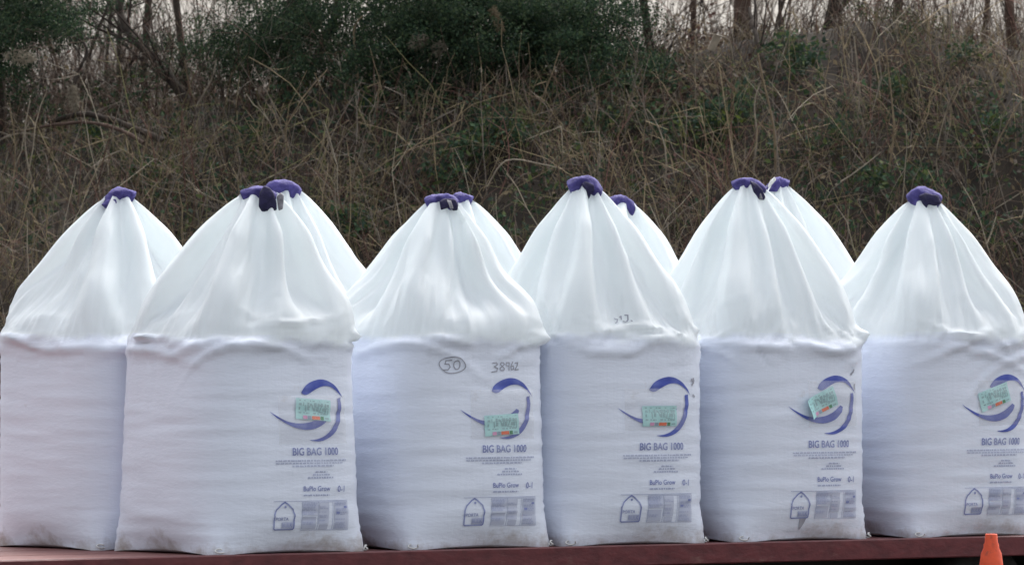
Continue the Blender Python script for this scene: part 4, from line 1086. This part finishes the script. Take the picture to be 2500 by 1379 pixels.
pale = tint = None
M['pale_stalk'] = noise_mat('pale_dry_stalk', (0.20, 0.17, 0.13), (0.36, 0.31, 0.24), 20, 0.8)
M['tan_stalk'] = noise_mat('tan_dry_stalk', (0.14, 0.105, 0.065), (0.25, 0.19, 0.12), 20, 0.8)
SG = 'single dead stalks standing out of the undergrowth'
stk = [
 ('arching stalk curving down like a hook above the low back bag', [(1622, 450), (1630, 400), (1620, 340), (1596, 285), (1578, 266)], 0.006, 'pale_stalk'),
 ('broken stalk folded at a sharp angle in the middle of the bank', [(1190, 455), (1212, 415), (1234, 383), (1300, 396), (1374, 412)], 0.0055, 'pale_stalk'),
 ('long straight stalk slanting up right of the middle', [(1300, 300), (1325, 240), (1352, 170), (1366, 125)], 0.0055, 'tan_stalk'),
 ('pale stalk bowed over at the left edge of the photo', [(-10, 350), (15, 332), (60, 324), (120, 338)], 0.007, 'pale_stalk'),
 ('tall pale stalk forking upward left of centre', [(480, 262), (500, 225), (520, 190), (528, 145)], 0.0065, 'pale_stalk'),
 ('tan stalk leaning left beside the forking pale stalk', [(478, 260), (465, 220), (456, 180), (450, 150)], 0.006, 'tan_stalk'),
 ('pale stalk arching right from the low brush at left', [(205, 440), (225, 410), (255, 385), (298, 366)], 0.006, 'pale_stalk'),
 ('upright pale stalk over the flap of the widest bag', [(330, 470), (345, 400), (358, 350), (364, 300)], 0.0055, 'tan_stalk'),
 ('thin pale stalk rising at the far left', [(85, 470), (66, 400), (58, 320), (74, 245)], 0.006, 'pale_stalk'),
 ('stout twisted dead stem standing at upper right', [(1895, 420), (1890, 300), (1868, 220), (1850, 130)], 0.009, 'tan_stalk'),
 ('pale bent stem above the twin peaks on the right', [(1840, 420), (1850, 330), (1838, 250), (1858, 200)], 0.007, 'pale_stalk'),
 ('long grey stem slanting right above the last bag', [(2170, 420), (2185, 330), (2178, 250), (2160, 90)], 0.007, 'tan_stalk'),
 ('fallen pale stick crossing the brush right of the twin peaks', [(2040, 452), (2075, 430), (2110, 405), (2150, 372)], 0.0055, 'pale_stalk'),
 ('pale forked twig left of the stout trunk', [(1790, 150), (1782, 95), (1735, 82)], 0.006, 'pale_stalk'),
 ('thin stick lying against the litter slope', [(1800, 232), (1768, 190), (1735, 135)], 0.005, 'tan_stalk'),
 ('grey stick leaning left over the evergreen foot at upper right', [(1690, 150), (1665, 118), (1652, 90)], 0.007, 'pale_stalk'),
 ('tan stalk with a bent head under the dark evergreen', [(880, 220), (868, 150), (862, 60), (885, 40)], 0.008, 'tan_stalk'),
 ('pale stalk with an open seed head under the dark evergreen', [(1055, 200), (1058, 160), (1068, 120), (1072, 108)], 0.006, 'pale_stalk'),
 ('short pale stalk with a fluffy head left of the open seed head', [(980, 160), (990, 140), (1008, 110), (1018, 95)], 0.006, 'tan_stalk'),
 ('diagonal tan stem sweeping up right across the middle brush', [(930, 440), (990, 370), (1060, 330), (1130, 290)], 0.006, 'tan_stalk'),
 ('second diagonal stem crossing below the sweeping tan stem', [(860, 455), (950, 390), (1010, 360), (1090, 345)], 0.005, 'tan_stalk'),
 ('stalk bowed right in the low brush over the second peak', [(640, 400), (690, 330), (735, 240), (800, 170)], 0.0055, 'tan_stalk'),
 ('slanting pale stem at the right edge of the photo', [(2400, 450), (2420, 380), (2460, 300), (2500, 235)], 0.006, 'tan_stalk'),
 ('thin upright stem right of the stout twisted stem', [(2095, 300), (2100, 220), (2092, 160), (2085, 90)], 0.006, 'pale_stalk'),
]
for i, (lab, pts, r0, mk) in enumerate(stk):
    y0 = bank_pt(*pts[0], 0.25)[1]
    limb_thing('dead_stalk', lab, 'dead stalk', pts, max(40.9, y0), max(40.85, y0-0.15), r0, r0*0.6, M[mk], 12, 0, 40+i, SG)
# seed heads
def plume(name, label, px, py, Y, w_, h_, tilt, seed, pal=PALE):
    r = np.random.default_rng(seed); n = 420
    c = np.array(P(px, py, Y)); s_ = Y/F_PX
    t = r.random(n); ct, st_ = math.cos(tilt), math.sin(tilt)
    lx = (t-0.5)*w_*s_; lz = r.normal(0, 1, n)*h_*s_*0.28*np.sin(math.pi*np.clip(t, 0.03, 0.97))**0.6
    p = np.stack([lx*ct-lz*st_, r.normal(0, 0.015, n), lx*st_+lz*ct], -1)
    d = r.normal(0, 1, (n, 3))*np.array([1, 0.6, 0.8])+np.array([0.5, 0, -0.5]); d /= np.linalg.norm(d, axis=1, keepdims=True)
    path = p[:, None]+d[:, None]*np.linspace(0, 0.03, 3)[None, :, None]
    V, F = tube_arrays(path, np.full((n, 3), 0.0016), 3, False)
    C = np.repeat(pal*r.uniform(0.7, 1.35, n)[:, None], 9, 0)
    o = mesh_obj(name, V, F, M['stem'], None, False, C); o.location = c; tag(o, label, 'seed head'); return o
plume('seed_plume', 'large buff feathery seed plume at the far left', 48, 138, 46.3, 66, 30, -0.15, 1, PALE*0.95)
plume('seed_plume', 'hanging buff seed plume below the broken branch at left', 178, 238, 46.2, 56, 20, 1.7, 2, PALE*0.6)
plume('seed_plume', 'fluffy pale seed head on the short stalk under the evergreen', 1020, 100, 46.4, 44, 28, 0.6, 3, PALE*0.5)
plume('seed_plume', 'open pale seed head right of the fluffy one under the evergreen', 1070, 118, 46.4, 30, 26, 1.0, 4, PALE*0.5)
plume('seed_plume', 'tall narrow tan seed spike over the dark evergreen', 1212, 48, 46.3, 60, 10, -1.2, 5, TAN*0.5)
# scrap of pale board caught in the brush
sp_ = P(1744, 104, 46.3)
Vx, Fx = box_vf(-0.024, 0.024, -0.008, 0.008, -0.055, 0.05)
bd = mesh_obj('board_scrap', [(x+0.006*math.sin(z*40), y, z) for x, y, z in Vx], Fx, M['pale_stalk']); bd.location = sp_; bd.rotation_euler = (0.2, 0.25, 0.3)
tag(bd, 'small pale scrap of board caught in the brush left of the stout trunk', 'scrap')

# evergreens
EVG = [np.array(c) for c in [(0.030, 0.056, 0.032), (0.040, 0.074, 0.038), (0.018, 0.036, 0.024), (0.060, 0.090, 0.042)]]
def evergreen(label, px, Y, L, r0, blobs, per, size, seed, nm='evergreen_tree', pal=EVG):
    """blobs: (px, py, half width px, half height px, count) of foliage sprays"""
    base = np.array(at_px(px, Y, -0.1)); root = empty(nm, tuple(base)); tag(root, label, 'tree')
    ls = grow(seed, (0, 0, 0), (0.03, 0, 1), L, r0, 2, (14, 6), 0.7, up=0.05, shrink=0.35)
    limb_mesh('trunk', [l for l in ls if l[2] == 0], M['bark'], root, sides=8)
    limb_mesh('branches', [l for l in ls if l[2] > 0], M['twig'], root, DRK, 3)
    r = np.random.default_rng(seed+1); cs_ = []
    for bx, by, hw, hh, cnt in blobs:
        for _ in range(max(1, cnt//6)):                     # a spray: clumps strung along a drooping twig
            u, v = r.normal(0, 0.55), r.normal(0, 0.55)
            p = np.array(P(bx+u*hw, by+v*hh, Y+r.normal(0, 0.32)-0.15))
            d = np.array([r.normal(0.25*np.sign(u), 0.8), r.normal(-0.2, 0.6), r.normal(-0.15, 0.45)]); d /= np.linalg.norm(d)
            ln = r.uniform(0.16, 0.42)
            for q in range(6): cs_.append(p+d*ln*q/5+np.array([0, 0, -0.05*(q/5)**2])-base)
    cs_ = np.array(cs_)
    leaf_obj('crown', [leaves(cs_, per, (0.045, 0.045, 0.030), size, pal, seed+2, 0.3)], M['leaf'], root)
    return root
evergreen('dark evergreen with a broad dense crown filling the top centre', 1120, 47.0, 3.6, 0.06,
  [(1000, 60, 170, 130, 560), (1150, 150, 190, 120, 520), (1330, 60, 150, 90, 460), (1180, -20, 320, 90, 500), (1400, 110, 120, 90, 200), (960, 180, 110, 90, 190), (1200, -220, 400, 160, 90), (1200, -480, 330, 200, 50)], 44, 0.0112, 301)
evergreen('evergreen with open lacy sprays left of the dense dark one', 690, 47.2, 3.4, 0.05,
  [(640, 60, 120, 80, 230), (540, 110, 90, 50, 120), (740, 110, 100, 70, 150), (700, -30, 180, 80, 260), (620, 140, 70, 36, 70), (690, -250, 220, 160, 90), (690, -480, 180, 130, 60)], 40, 0.0095, 311)
evergreen('small evergreen cut by the left edge of the photo', 5, 46.9, 2.6, 0.035,
  [(20, 60, 80, 90, 150), (-10, 180, 80, 60, 110), (110, 20, 80, 40, 70), (-60, -80, 150, 120, 180), (170, 45, 50, 30, 30)], 56, 0.0105, 321)
evergreen('little green shrub on the crest at upper right', 2185, 47.0, 0.5, 0.012,
  [(2185, 60, 60, 36, 60), (2215, 80, 40, 20, 30)], 26, 0.009, 331, 'evergreen_shrub', [np.array(c) for c in [(0.045, 0.065, 0.025), (0.06, 0.085, 0.03), (0.03, 0.05, 0.025)]])
evergreen('low evergreen shrub under the right end of the dense tree', 1590, 46.4, 0.6, 0.012,
  [(1540, 120, 70, 50, 50), (1600, 170, 60, 40, 40)], 26, 0.009, 341, 'evergreen_shrub')
evergreen('lacy evergreen sprays hanging behind the leaning trunk', 270, 48.6, 2.2, 0.02,
  [(230, 40, 50, 40, 26), (420, 110, 50, 40, 22), (150, 90, 40, 40, 22), (330, 180, 60, 40, 22), (260, 215, 40, 26, 14)], 40, 0.0105, 351)

# crest brush: finer bare shoots standing against the sky, and the far wood
def crest_dens(X, Y): return np.clip(0.55+0.3*wob(X*2.2, 77, 1.0), 0.1, 1)
C_ = stems(900, 120, 0.3, 0.8, 0.002, 0.0042, [BRN, GREY, DRK, RED], [.35, .25, .25, .15], 0.35, 0.5, yr=(46.6, 48.6), dens=crest_dens)
left_ = lambda X, Y: np.where(px_of(X, Y) < 560, 1.0, np.where(px_of(X, Y) < 1650, 0.42, 0.06))
D_ = stems(1350, 121, 0.45, 1.1, 0.002, 0.0045, [BRN, DRK, GREY], [.4, .4, .2], 0.5, 0.8, yr=(46.8, 49.5), dens=left_)
stem_obj('crest_brush', [C_, branchlets(*C_, 4, 5, 0.4), D_, branchlets(*D_, 7, 6, 0.45, 0.9)], M['twig'], 'fine bare shoots standing along the crest against the sky', 'brush')
def far_dens(X, Y):
    p_ = px_of(X, Y); return np.where((p_ > 1860) & (p_ < 1965), 0.10, np.where(p_ < 560, 0.9, 0.75))
E_ = stems(1050, 130, 2.2, 4.2, 0.004, 0.012, [GREY*0.9, BRN, DRK], [.4, .35, .25], 0.12, 0.25, xr=(-7, 7), yr=(51, 66), dens=far_dens, segs=7)
E2_ = branchlets(*E_, 11, 7, 0.30, 0.6)
stem_obj('far_wood', [E_, E2_, branchlets(*E2_, 1.5, 8, 0.5, 0.7)], M['twig'], 'far bare wood showing as a grey mesh of twigs beyond the crest', 'woodland')
